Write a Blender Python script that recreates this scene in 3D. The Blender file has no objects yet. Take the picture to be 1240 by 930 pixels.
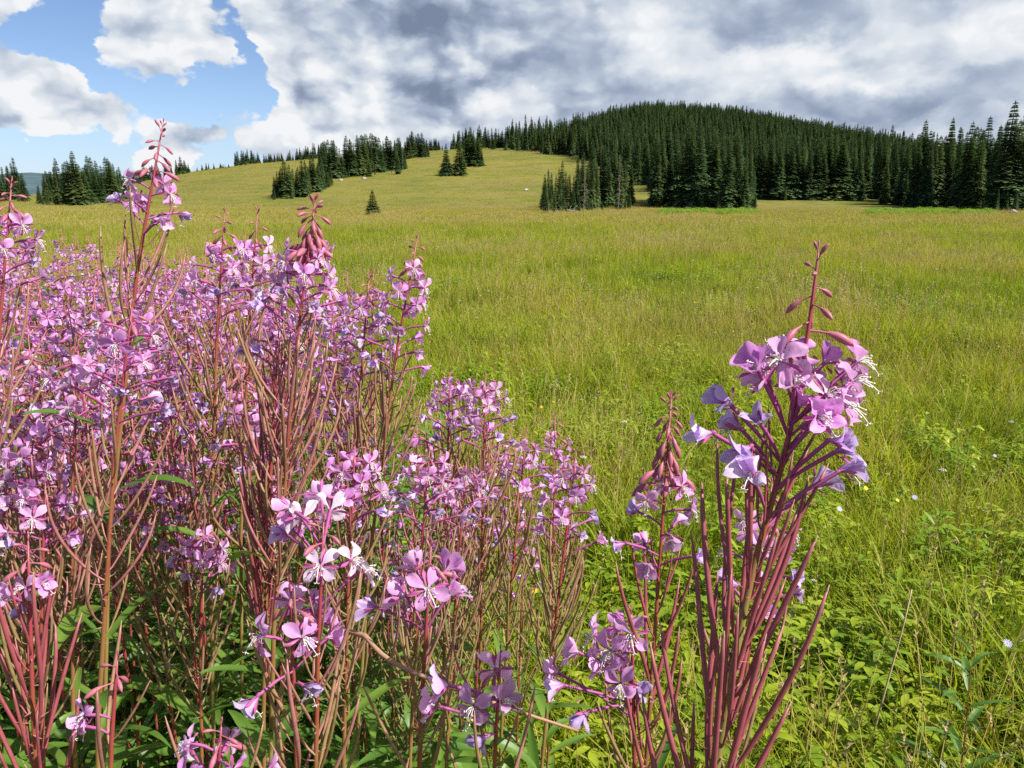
import bpy, math, random
import numpy as np
from mathutils import Vector, Matrix

R = math.radians
scene = bpy.context.scene
C = scene.collection
RND = random.Random(11)

# ------------------------------------------------------------------ scene setup
scene.render.engine = 'CYCLES'
scene.view_settings.view_transform = 'Standard'
scene.view_settings.look = 'None'
scene.view_settings.gamma = 1.0
EXPO = 0.88
scene.view_settings.exposure = EXPO
scene.view_settings.use_curve_mapping = False
cy = scene.cycles
cy.max_bounces = 5
cy.diffuse_bounces = 3
cy.glossy_bounces = 2
cy.transmission_bounces = 3
cy.transparent_max_bounces = 4
cy.caustics_reflective = False
cy.caustics_refractive = False
cy.use_denoising = False
cy.use_adaptive_sampling = True
cy.adaptive_threshold = 0.012
cy.sample_clamp_indirect = 6.0

# ------------------------------------------------------------------ camera
EYE = 1.3
FPX = 937.0          # focal length in pixels of a 1240 px wide frame
PITCH = R(13.5)
cam_d = bpy.data.cameras.new('camera')
cam_d.sensor_width = 36.0
cam_d.lens = FPX / 1240.0 * 36.0
cam_d.clip_start = 0.02
cam_d.clip_end = 20000.0
cam = bpy.data.objects.new('camera', cam_d)
C.objects.link(cam)
cam.location = (0, 0, EYE)
cam.rotation_euler = (R(90) - PITCH, 0, 0)
scene.camera = cam
CAM = Vector((0, 0, EYE))


def ray(px, py):
    cx = (px - 620.0) / FPX
    cyy = (465.0 - py) / FPX
    return Vector((cx, math.cos(PITCH) + cyy * math.sin(PITCH), -math.sin(PITCH) + cyy * math.cos(PITCH)))


def at(px, py, d):
    return CAM + ray(px, py) * d


def azel(px, py):
    v = ray(px, py)
    return math.atan2(v.x, v.y), math.atan2(v.z, math.hypot(v.x, v.y))


# ------------------------------------------------------------------ object helpers
def tag(o, label=None, cat=None, group=None, kind=None):
    if label: o['label'] = label
    if cat: o['category'] = cat
    if group: o['group'] = group
    if kind: o['kind'] = kind
    return o


def empty(name, loc):
    o = bpy.data.objects.new(name, None)
    o.empty_display_size = 0.05
    o.location = loc
    C.objects.link(o)
    return o


def link(name, me, parent=None, M=None):
    o = bpy.data.objects.new(name, me)
    if parent is not None:
        o.parent = parent
    if M is not None:
        o.matrix_local = M
    C.objects.link(o)
    return o


class MB:
    """collects vertices and faces (with a material index and an optional uv) and makes one mesh"""
    def __init__(self):
        self.v = []; self.f = []; self.m = []; self.uv = []

    def face(self, idx, mi=0, uv=None):
        self.f.append(idx); self.m.append(mi)
        self.uv.append(uv if uv else [(0.5, 0.5)] * len(idx))

    def tube(self, pts, rad, sides=5, mi=0, cap=True):
        n = len(pts); b0 = len(self.v)
        T = (pts[1] - pts[0]).normalized()
        a = Vector((0, 0, 1)) if abs(T.z) < 0.9 else Vector((1, 0, 0))
        X = T.cross(a).normalized()
        for i in range(n):
            if i == 0: t = pts[1] - pts[0]
            elif i == n - 1: t = pts[-1] - pts[-2]
            else: t = pts[i + 1] - pts[i - 1]
            if t.length < 1e-9: t = T
            t = t.normalized()
            X = X - t * X.dot(t)
            X = X.normalized() if X.length > 1e-6 else t.orthogonal().normalized()
            Y = t.cross(X)
            r = rad[i] if hasattr(rad, '__len__') else rad
            for k in range(sides):
                w = 2 * math.pi * k / sides
                self.v.append(pts[i] + (X * math.cos(w) + Y * math.sin(w)) * r)
        for i in range(n - 1):
            for k in range(sides):
                k2 = (k + 1) % sides
                v0 = i / (n - 1); v1 = (i + 1) / (n - 1)
                self.face((b0 + i * sides + k, b0 + i * sides + k2, b0 + (i + 1) * sides + k2, b0 + (i + 1) * sides + k), mi,
                          [(k / sides, v0), ((k + 1) / sides, v0), ((k + 1) / sides, v1), (k / sides, v1)])
        if cap:
            self.face(tuple(b0 + (n - 1) * sides + k for k in range(sides)), mi, [(0.5, 1.0)] * sides)

    def grid(self, rows, mi=0):
        """rows: list of equally long lists of points; v runs along the rows"""
        b0 = len(self.v); n = len(rows); w = len(rows[0])
        for r in rows: self.v.extend(r)
        for i in range(n - 1):
            for j in range(w - 1):
                self.face((b0 + i * w + j, b0 + i * w + j + 1, b0 + (i + 1) * w + j + 1, b0 + (i + 1) * w + j), mi,
                          [(j / (w - 1), i / (n - 1)), ((j + 1) / (w - 1), i / (n - 1)),
                           ((j + 1) / (w - 1), (i + 1) / (n - 1)), (j / (w - 1), (i + 1) / (n - 1))])

    def add(self, mesh_mb, M, mi_off=0):
        b0 = len(self.v)
        self.v.extend([M @ p for p in mesh_mb.v])
        for f, m, u in zip(mesh_mb.f, mesh_mb.m, mesh_mb.uv):
            self.f.append(tuple(i + b0 for i in f)); self.m.append(m + mi_off); self.uv.append(u)

    def mesh(self, name, mats, smooth=True):
        me = bpy.data.meshes.new(name)
        me.from_pydata([tuple(p) for p in self.v], [], self.f)
        for m in mats: me.materials.append(m)
        nf = len(self.f)
        if nf:
            me.polygons.foreach_set('material_index', np.array(self.m, dtype=np.int32))
            me.polygons.foreach_set('use_smooth', np.full(nf, smooth, dtype=bool))
            lay = me.uv_layers.new(name='uv')
            flat = [c for u in self.uv for p in u for c in p]
            lay.data.foreach_set('uv', np.array(flat, dtype=np.float32))
        me.update()
        return me


# ------------------------------------------------------------------ materials
class NT:
    def __init__(self, tree):
        self.t = tree; self.n = tree.nodes; self.l = tree.links

    def node(self, typ, **kw):
        nd = self.n.new(typ)
        for k, v in kw.items(): setattr(nd, k, v)
        return nd

    def put(self, sock, val):
        if isinstance(val, bpy.types.NodeSocket): self.l.new(val, sock)
        elif val is not None: sock.default_value = val

    def math(self, op, a, b=None, c=None, clamp=False):
        nd = self.node('ShaderNodeMath', operation=op, use_clamp=clamp)
        self.put(nd.inputs[0], a)
        if b is not None: self.put(nd.inputs[1], b)
        if c is not None: self.put(nd.inputs[2], c)
        return nd.outputs[0]

    def mix(self, fac, a, b, blend='MIX'):
        nd = self.node('ShaderNodeMix', data_type='RGBA', blend_type=blend)
        self.put(nd.inputs[0], fac)
        self.put(nd.inputs[6], a if isinstance(a, bpy.types.NodeSocket) else (*a, 1))
        self.put(nd.inputs[7], b if isinstance(b, bpy.types.NodeSocket) else (*b, 1))
        return nd.outputs[2]

    def noise(self, vec, scale, detail=3, rough=0.55, out=0, dist=0.0):
        nd = self.node('ShaderNodeTexNoise')
        if vec is not None: self.l.new(vec, nd.inputs['Vector'])
        nd.inputs['Scale'].default_value = scale
        nd.inputs['Detail'].default_value = detail
        nd.inputs['Roughness'].default_value = rough
        nd.inputs['Distortion'].default_value = dist
        return nd.outputs[out]

    def smooth(self, x, lo, hi, a=0.0, b=1.0):
        nd = self.node('ShaderNodeMapRange', interpolation_type='SMOOTHSTEP')
        self.put(nd.inputs[0], x)
        for i, v in enumerate((lo, hi, a, b)): self.put(nd.inputs[1 + i], v)
        return nd.outputs[0]

    def lin(self, x, lo, hi, a=0.0, b=1.0):
        nd = self.node('ShaderNodeMapRange', interpolation_type='LINEAR')
        self.put(nd.inputs[0], x)
        for i, v in enumerate((lo, hi, a, b)): self.put(nd.inputs[1 + i], v)
        return nd.outputs[0]


def new_mat(name):
    m = bpy.data.materials.new(name)
    m.use_nodes = True
    m.node_tree.nodes.clear()
    g = NT(m.node_tree)
    out = g.node('ShaderNodeOutputMaterial')
    return m, g, out


def surface(g, out, color, rough=0.6, trans=0.0, spec=0.3, trans_tint=(1, 1, 1), bump=None):
    p = g.node('ShaderNodeBsdfPrincipled')
    g.put(p.inputs['Base Color'], color if isinstance(color, bpy.types.NodeSocket) else (*color, 1))
    g.put(p.inputs['Roughness'], rough)
    p.inputs['Specular IOR Level'].default_value = spec
    if bump is not None: g.l.new(bump, p.inputs['Normal'])
    if trans > 0:
        t = g.node('ShaderNodeBsdfTranslucent')
        tc = g.mix(1.0, color, trans_tint, 'MULTIPLY')
        g.l.new(tc, t.inputs['Color'])
        mx = g.node('ShaderNodeMixShader')
        mx.inputs[0].default_value = trans
        g.l.new(p.outputs[0], mx.inputs[1]); g.l.new(t.outputs[0], mx.inputs[2])
        g.l.new(mx.outputs[0], out.inputs['Surface'])
    else:
        g.l.new(p.outputs[0], out.inputs['Surface'])
    return p


def obj_random(g):
    return g.node('ShaderNodeObjectInfo').outputs['Random']


def plant_mat(name, cols, trans=0.0, rough=0.5, spec=0.3, scale=30.0, tint=(1, 1, 1), detail_mix=0.5, patches=False):
    """cols: three or so base colours of the real thing, blended per object and by a fine noise"""
    m, g, out = new_mat(name)
    co = g.node('ShaderNodeTexCoord').outputs['Object']
    nz = g.noise(co, scale, 3, 0.6)
    x = g.math('ADD', g.math('MULTIPLY', obj_random(g), 1 - detail_mix), g.math('MULTIPLY', g.lin(nz, 0.3, 0.7), detail_mix))
    if patches:
        wp = g.node('ShaderNodeNewGeometry').outputs['Position']
        pn = g.math('ADD', g.math('MULTIPLY', g.noise(wp, 0.9, 3, 0.6), 0.5), g.math('MULTIPLY', g.noise(wp, 0.16, 3, 0.6), 0.5))
        x = g.math('ADD', g.math('MULTIPLY', x, 0.45), g.math('MULTIPLY', g.lin(pn, 0.39, 0.61), 0.6))
    r = g.node('ShaderNodeValToRGB')
    el = r.color_ramp.elements
    while len(el) < len(cols): el.new(0.5)
    for i, c in enumerate(cols):
        el[i].position = i / (len(cols) - 1); el[i].color = (*c, 1)
    g.l.new(x, r.inputs[0])
    surface(g, out, r.outputs[0], rough, trans, spec, tint)
    return m


def petal_mat(name, tip, mid, base, vein, trans=0.45):
    m, g, out = new_mat(name)
    uv = g.node('ShaderNodeTexCoord').outputs['UV']
    sep = g.node('ShaderNodeSeparateXYZ'); g.l.new(uv, sep.inputs[0])
    r = g.node('ShaderNodeValToRGB')
    el = r.color_ramp.elements
    el[0].position = 0.0; el[0].color = (*base, 1)
    el[1].position = 1.0; el[1].color = (*tip, 1)
    e = el.new(0.35); e.color = (*mid, 1)
    g.l.new(sep.outputs[1], r.inputs[0])
    # thin darker veins running from the claw outwards
    fan = g.math('MULTIPLY', g.math('SUBTRACT', sep.outputs[0], 0.5), 40.0)
    w = g.math('ABSOLUTE', g.math('SINE', fan))
    veins = g.math('MULTIPLY', g.smooth(w, 0.35, 0.0), 0.40)
    c = g.mix(veins, r.outputs[0], vein)
    oi = g.node('ShaderNodeObjectInfo')
    hs = g.node('ShaderNodeHueSaturation')
    g.l.new(g.lin(oi.outputs['Random'], 0, 1, 0.484, 0.508), hs.inputs['Hue'])
    g.l.new(g.lin(oi.outputs['Random'], 0, 1, 1.12, 0.78), hs.inputs['Saturation'])
    v2 = g.math('FRACT', g.math('MULTIPLY', oi.outputs['Random'], 7.31))
    g.l.new(g.lin(v2, 0, 1, 0.72, 1.22), hs.inputs['Value'])
    g.l.new(c, hs.inputs['Color'])
    surface(g, out, hs.outputs[0], 0.55, trans, 0.2, (1.0, 0.92, 1.0))
    return m


M_PETAL = petal_mat('fresh_petal', (0.84, 0.48, 0.81), (0.78, 0.35, 0.75), (0.80, 0.62, 0.80), (0.52, 0.14, 0.54))
M_WILT = petal_mat('wilting_petal', (0.70, 0.56, 0.86), (0.70, 0.48, 0.82), (0.56, 0.25, 0.54), (0.40, 0.22, 0.56), 0.45)
M_PALE = petal_mat('pale_petal', (0.88, 0.74, 0.86), (0.84, 0.62, 0.80), (0.80, 0.50, 0.74), (0.66, 0.34, 0.62))
M_SEPAL = plant_mat('sepal', [(0.36, 0.07, 0.22), (0.44, 0.11, 0.30)], 0.15, 0.5)
M_STAMEN = plant_mat('stamen', [(0.80, 0.70, 0.72), (0.82, 0.78, 0.70)], 0.2, 0.5)
M_BUD = plant_mat('bud_skin', [(0.34, 0.085, 0.13), (0.42, 0.13, 0.17), (0.36, 0.10, 0.18)], 0.08, 0.45, 0.35, 80)
M_POD = plant_mat('pod_skin', [(0.31, 0.085, 0.10), (0.38, 0.15, 0.145), (0.29, 0.17, 0.085), (0.23, 0.19, 0.06)], 0.05, 0.42, 0.4, 12, detail_mix=0.45)
M_POD_RED = plant_mat('maroon_pod_skin', [(0.20, 0.032, 0.05), (0.33, 0.075, 0.09), (0.25, 0.05, 0.085)], 0.03, 0.45, 0.45, 14, detail_mix=0.5)
M_BRACT = plant_mat('bract', [(0.45, 0.20, 0.17), (0.40, 0.27, 0.15)], 0.2, 0.5)
M_LEAF = plant_mat('willow_leaf', [(0.075, 0.17, 0.025), (0.12, 0.23, 0.032), (0.19, 0.29, 0.04)], 0.42, 0.42, 0.4, 9, (1.0, 1.0, 0.5), 0.35)


def ridge(mat):
    """four pale ridges run along a pod"""
    g = NT(mat.node_tree)
    p = next(n for n in mat.node_tree.nodes if n.type == 'BSDF_PRINCIPLED')
    src = p.inputs['Base Color'].links[0].from_socket
    uv = g.node('ShaderNodeTexCoord').outputs['UV']
    sep = g.node('ShaderNodeSeparateXYZ'); g.l.new(uv, sep.inputs[0])
    w = g.math('ABSOLUTE', g.math('SINE', g.math('MULTIPLY', sep.outputs[0], 6.2832)))
    nz = g.noise(g.node('ShaderNodeTexCoord').outputs['Object'], 140, 3, .6)
    c = g.mix(g.math('MULTIPLY', g.smooth(w, 0.3, 0.0), 0.28), src, (0.45, 0.22, 0.17))
    c = g.mix(g.math('MULTIPLY', g.smooth(nz, .45, .7), .4), c, (0.12, 0.04, 0.03))
    if mat is M_POD:      # the older pods lower on the stem have turned olive
        wz = g.node('ShaderNodeSeparateXYZ'); g.l.new(g.node('ShaderNodeNewGeometry').outputs['Position'], wz.inputs[0])
        c = g.mix(g.smooth(wz.outputs[2], 1.02, 0.72, 0.0, 0.65), c, (0.22, 0.21, 0.06))
    tip = g.math('MULTIPLY', g.smooth(sep.outputs[1], 0.75, 1.0), 0.35)
    c = g.mix(tip, c, (0.36, 0.14, 0.14))
    g.l.new(c, p.inputs['Base Color'])


ridge(M_POD); ridge(M_POD_RED)


def stem_mat():
    m, g, out = new_mat('flower_stem')
    uv = g.node('ShaderNodeTexCoord').outputs['UV']
    sep = g.node('ShaderNodeSeparateXYZ'); g.l.new(uv, sep.inputs[0])
    co = g.node('ShaderNodeTexCoord').outputs['Object']
    nz = g.noise(co, 25, 3)
    x = g.math('ADD', sep.outputs[1], g.math('MULTIPLY', g.math('SUBTRACT', nz, 0.5), 0.25))
    r = g.node('ShaderNodeValToRGB')
    el = r.color_ramp.elements
    el[0].position = 0.0; el[0].color = (0.17, 0.19, 0.04, 1)
    el[1].position = 1.0; el[1].color = (0.34, 0.09, 0.12, 1)
    for p, c in ((0.32, (0.22, 0.19, 0.05)), (0.50, (0.25, 0.06, 0.035)), (0.8, (0.28, 0.04, 0.055))):
        e = el.new(p); e.color = (*c, 1)
    g.l.new(x, r.inputs[0])
    surface(g, out, r.outputs[0], 0.4, 0, 0.4)
    return m


M_STEM = stem_mat()
M_GRASS = plant_mat('green_grass', [(0.12, 0.205, 0.014), (0.30, 0.37, 0.024), (0.48, 0.47, 0.045)], 0.5, 0.6, 0.14, 2, (1.0, 1.0, 0.45), 0.3, True)
M_GRASS2 = plant_mat('yellowing_grass', [(0.33, 0.33, 0.05), (0.41, 0.36, 0.085), (0.42, 0.31, 0.12)], 0.4, 0.6, 0.14, 2, (1.0, 0.95, 0.5), 0.3, True)
M_HEAD = plant_mat('seed_head', [(0.36, 0.25, 0.11), (0.42, 0.31, 0.16), (0.32, 0.19, 0.11)], 0.2, 0.7, 0.2, 20)
M_HERB = plant_mat('herb_leaf', [(0.11, 0.22, 0.010), (0.24, 0.34, 0.018), (0.42, 0.46, 0.03)], 0.42, 0.42, 0.3, 20, (1.0, 1.0, 0.4), 0.35)
M_WHITE = plant_mat('white_bloom', [(0.60, 0.59, 0.52), (0.68, 0.68, 0.62)], 0.2, 0.6)
M_YELLOW = plant_mat('yellow_bloom', [(0.75, 0.50, 0.02), (0.80, 0.58, 0.04)], 0.2, 0.6)
M_BLUE = plant_mat('blue_bloom', [(0.38, 0.38, 0.72), (0.50, 0.48, 0.76)], 0.2, 0.6)
M_STRAW = plant_mat('dry_straw', [(0.42, 0.30, 0.17), (0.50, 0.38, 0.24)], 0.05, 0.6, 0.3, 40)
M_NEEDLE = plant_mat('conifer_needles', [(0.050, 0.100, 0.044), (0.080, 0.135, 0.046), (0.145, 0.175, 0.050)], 0.25, 0.7, 0.15, 1.3, (1, 1, 0.6), 0.45)
M_BARK = plant_mat('conifer_bark', [(0.10, 0.075, 0.055), (0.16, 0.13, 0.11)], 0, 0.9, 0.1, 6)
M_ROCK = plant_mat('pale_rock_surface', [(0.27, 0.25, 0.22), (0.40, 0.38, 0.35)], 0, 0.9, 0.2, 3)
M_LOG = plant_mat('bleached_log', [(0.24, 0.21, 0.18), (0.34, 0.31, 0.27)], 0, 0.9, 0.1, 8)

# ------------------------------------------------------------------ terrain
CREST = [(-260, 236, 300), (-100, 237, 300), (0, 238, 300), (100, 234, 320), (160, 223, 330), (190, 216, 330), (240, 207, 330),
         (300, 200, 330), (380, 192, 330), (450, 188, 330), (520, 183, 330), (580, 180, 340), (640, 176, 350),
         (690, 168, 420), (740, 148, 520), (790, 138, 580), (850, 140, 600), (900, 147, 600), (960, 157, 600),
         (1000, 165, 600), (1060, 177, 580), (1120, 190, 560), (1200, 206, 540), (1320, 212, 520), (1600, 205, 500)]
_ca, _ch, _cr = [], [], []
for px, py, rr in CREST:
    a, e = azel(px, py)
    _ca.append(a); _ch.append(EYE + rr * math.tan(e)); _cr.append(rr)
_aa = np.array([-math.pi, -1.6] + _ca + [1.6, math.pi])
_hh = np.array([0.0, 1.0] + _ch + [6.0, 0.0])
_rr = np.array([300., 300.] + _cr + [400., 300.])
_fine = np.linspace(-math.pi, math.pi, 1441)


def _soft(v, n=5):
    k = np.ones(n) / n
    return np.convolve(np.pad(v, n // 2, mode='wrap'), k, 'valid')


_hf = _soft(np.interp(_fine, _aa, _hh)); _rf = _soft(np.interp(_fine, _aa, _rr))


def terrain(x, y):
    x = np.asarray(x, float); y = np.asarray(y, float)
    r = np.hypot(x, y); a = np.arctan2(x, y)
    H = np.interp(a, _fine, _hf); RR = np.interp(a, _fine, _rf)
    r0 = 95.0
    t = np.clip((r - r0) / (RR - r0), 0, None)
    s = np.where(t < 1, t ** 1.3 * (1.0 + 0.12 * np.sin(t * 3.14159)), 1.0 - 0.55 * np.clip((t - 1) * 0.35, 0, 1.6))
    z = H * s
    # hummocks
    far = np.clip((r - 60) / 120, 0, 1)
    z = z + 0.30 * far * (np.sin(x * 0.061 + 1.3 * np.sin(y * 0.037)) * np.sin(y * 0.053 + 0.7))
    near = np.clip(r / 8.0, 0.0, 1) * np.clip(1.2 - r / 90, 0, 1)
    z = z + 0.035 * near * (np.sin(x * 0.9 + np.sin(y * 0.7)) * np.sin(y * 0.8 + 1.0) + 0.6 * np.sin(x * 2.3 + y * 1.1) * np.sin(y * 1.9 - 0.5 * x))
    return z


def tz(x, y):
    return float(terrain(x, y))


_rs = np.concatenate([np.linspace(0.6, 60, 240), np.geomspace(60.5, 900, 900)])


def ground_hit(px, py):
    v = ray(px, py)
    h = math.hypot(v.x, v.y)
    x = v.x / h * _rs; y = v.y / h * _rs
    below = (EYE + v.z / h * _rs) <= terrain(x, y)
    z_ = terrain(x, y)
    k = int(np.argmax(below)) if below.any() else int(np.argmax((z_ - EYE) / _rs))     # above the crest: stand on the crest
    return Vector((x[k], y[k], tz(x[k], y[k])))


def forest_edge(px):
    return np.interp(px, [600, 625, 690, 720, 785, 805, 900, 930, 1020, 1040, 1052, 1062, 1240, 1500],
                     [178, 181, 189, 197, 227, 236, 240, 241, 240, 222, 224, 244, 246, 248])


def project(x, y, z):
    """pixel of a world point (numpy arrays)"""
    dz = z - EYE
    fwd = y * math.cos(PITCH) - dz * math.sin(PITCH)
    up = y * math.sin(PITCH) + dz * math.cos(PITCH)
    return 620 + FPX * x / fwd, 465 - FPX * up / fwd


def build_ground():
    az = np.concatenate([np.linspace(-48, 48, 289), np.linspace(51, 309, 87)]) * math.pi / 180
    rad = np.concatenate([[0.25], np.geomspace(0.5, 60, 90), np.geomspace(62, 900, 130), np.geomspace(950, 9000, 26)])
    A, Rr = np.meshgrid(az, rad)
    X = np.sin(A) * Rr; Y = np.cos(A) * Rr
    Z = terrain(X, Y)
    n_r, n_a = X.shape
    verts = np.stack([X.ravel(), Y.ravel(), Z.ravel()], 1)
    verts = np.vstack([verts, [[0, 0, 0]]])
    faces = []
    for i in range(n_r - 1):
        for j in range(n_a):
            j2 = (j + 1) % n_a
            faces.append((i * n_a + j, (i + 1) * n_a + j, (i + 1) * n_a + j2, i * n_a + j2))
    c = n_r * n_a
    for j in range(n_a):
        faces.append((c, j, (j + 1) % n_a))
    me = bpy.data.meshes.new('meadow_ground')
    me.from_pydata(verts.tolist(), [], [f[::-1] if False else f for f in faces])
    me.polygons.foreach_set('use_smooth', np.full(len(faces), True))
    me.update()
    # make the faces look up
    if me.polygons[1000].normal.z < 0:
        me.flip_normals()
    o = link('meadow_ground', me)
    tag(o, 'grassy mountain meadow rising into a gentle hill', 'ground', kind='structure')
    m, g, out = new_mat('meadow_turf')
    pos = g.node('ShaderNodeNewGeometry').outputs['Position']
    sep = g.node('ShaderNodeSeparateXYZ'); g.l.new(pos, sep.inputs[0])
    rr = g.node('ShaderNodeVectorMath', operation='LENGTH'); g.l.new(pos, rr.inputs[0])
    dist = rr.outputs['Value']
    mp = g.node('ShaderNodeMapping'); g.l.new(pos, mp.inputs[0]); mp.inputs['Scale'].default_value = (0.6, 1.0, 1.0)
    mp2 = g.node('ShaderNodeMapping'); g.l.new(pos, mp2.inputs[0]); mp2.inputs['Scale'].default_value = (0.45, 1.5, 2.0)
    big = g.noise(mp.outputs[0], 0.028, 5, 0.6)
    mid = g.noise(pos, 0.22, 5, 0.65)
    fine = g.noise(pos, 1.7, 6, 0.75)
    c = g.mix(g.smooth(big, 0.36, 0.64), (0.122, 0.140, 0.025), (0.185, 0.172, 0.036))
    c = g.mix(g.smooth(mid, 0.42, 0.62, 0, 0.8), c, (0.225, 0.180, 0.056))
    c = g.mix(g.smooth(g.noise(pos, 0.11, 4, 0.6), 0.50, 0.66, 0, 0.75), c, (0.095, 0.122, 0.022))
    # a band of reddish brown sedge where the flat meadow meets the hill
    band = g.math('MULTIPLY', g.smooth(dist, 32, 62), g.smooth(dist, 120, 84))
    band = g.math('MULTIPLY', band, g.smooth(g.noise(mp.outputs[0], 0.06, 4, 0.6), 0.30, 0.62, 0.15, 0.85))
    c = g.mix(band, c, (0.21, 0.145, 0.055))
    c = g.mix(g.smooth(g.noise(mp2.outputs[0], 0.05, 6, 0.7), 0.50, 0.66, 0.0, 0.55), c, (0.19, 0.145, 0.06))
    c = g.mix(g.smooth(fine, 0.35, 0.75, 0.0, 0.30), c, (0.085, 0.095, 0.022))
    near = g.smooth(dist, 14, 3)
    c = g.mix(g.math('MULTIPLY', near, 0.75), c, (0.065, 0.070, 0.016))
    bp = g.node('ShaderNodeBump')
    bp.inputs['Strength'].default_value = 0.5; bp.inputs['Distance'].default_value = 0.3
    hgt = g.math('ADD', g.noise(pos, 1.2, 6, 0.75), g.math('MULTIPLY', mid, 2.0))
    g.l.new(hgt, bp.inputs['Height'])
    surface(g, out, c, 0.95, 0, 0.05, bump=bp.outputs[0])
    me.materials.append(m)
    return o


build_ground()


def build_distant_hills():
    rows = []
    n = 120
    R0 = 5200.0
    prof = np.array([(-1.2, 60), (-0.62, 120), (-0.55, 150), (-0.50, 140), (-0.42, 105), (-0.3, 70), (-0.1, 40), (0.4, 40), (1.2, 60)])
    for k, (dr, f) in enumerate(((-900, 0.0), (-500, 0.45), (-200, 0.85), (0, 1.0), (300, 0.9), (900, 0.3))):
        row = []
        for i in range(n + 1):
            a = -1.2 + 2.4 * i / n
            h = np.interp(a, prof[:, 0], prof[:, 1]) * (1 + 0.10 * math.sin(a * 37) + 0.05 * math.sin(a * 91 + 1))
            row.append(Vector((math.sin(a) * (R0 + dr), math.cos(a) * (R0 + dr), h * f - (0 if f else 30))))
        rows.append(row)
    b = MB(); b.grid(rows)
    m, g, out = new_mat('haze_tinted_forest')
    pos = g.node('ShaderNodeNewGeometry').outputs['Position']
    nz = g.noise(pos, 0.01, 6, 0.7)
    c = g.mix(g.smooth(nz, 0.35, 0.65), (0.05, 0.085, 0.10), (0.085, 0.12, 0.13))  # forest green with the blue haze of distance painted into the base colour
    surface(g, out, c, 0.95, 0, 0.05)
    o = link('distant_hills', b.mesh('distant_hills', [m]))
    tag(o, 'low blue forested hills on the far horizon', 'hills', kind='structure')


build_distant_hills()

# ------------------------------------------------------------------ light and sky
SUN = Vector((0.78, -0.36, 0.92)).normalized()      # direction towards the sun: high, from the right and a little behind
sun_el = math.asin(SUN.z)
sun_az = math.atan2(SUN.x, SUN.y)
ld = bpy.data.lights.new('sun', 'SUN')
ld.energy = 4.6
ld.angle = R(0.53)
ld.color = (1.0, 0.955, 0.88)
lo = bpy.data.objects.new('sun', ld)
C.objects.link(lo)
lo.rotation_euler = SUN.to_track_quat('Z', 'Y').to_euler()
lo.location = SUN * 50

SKYK = 0.10


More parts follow.
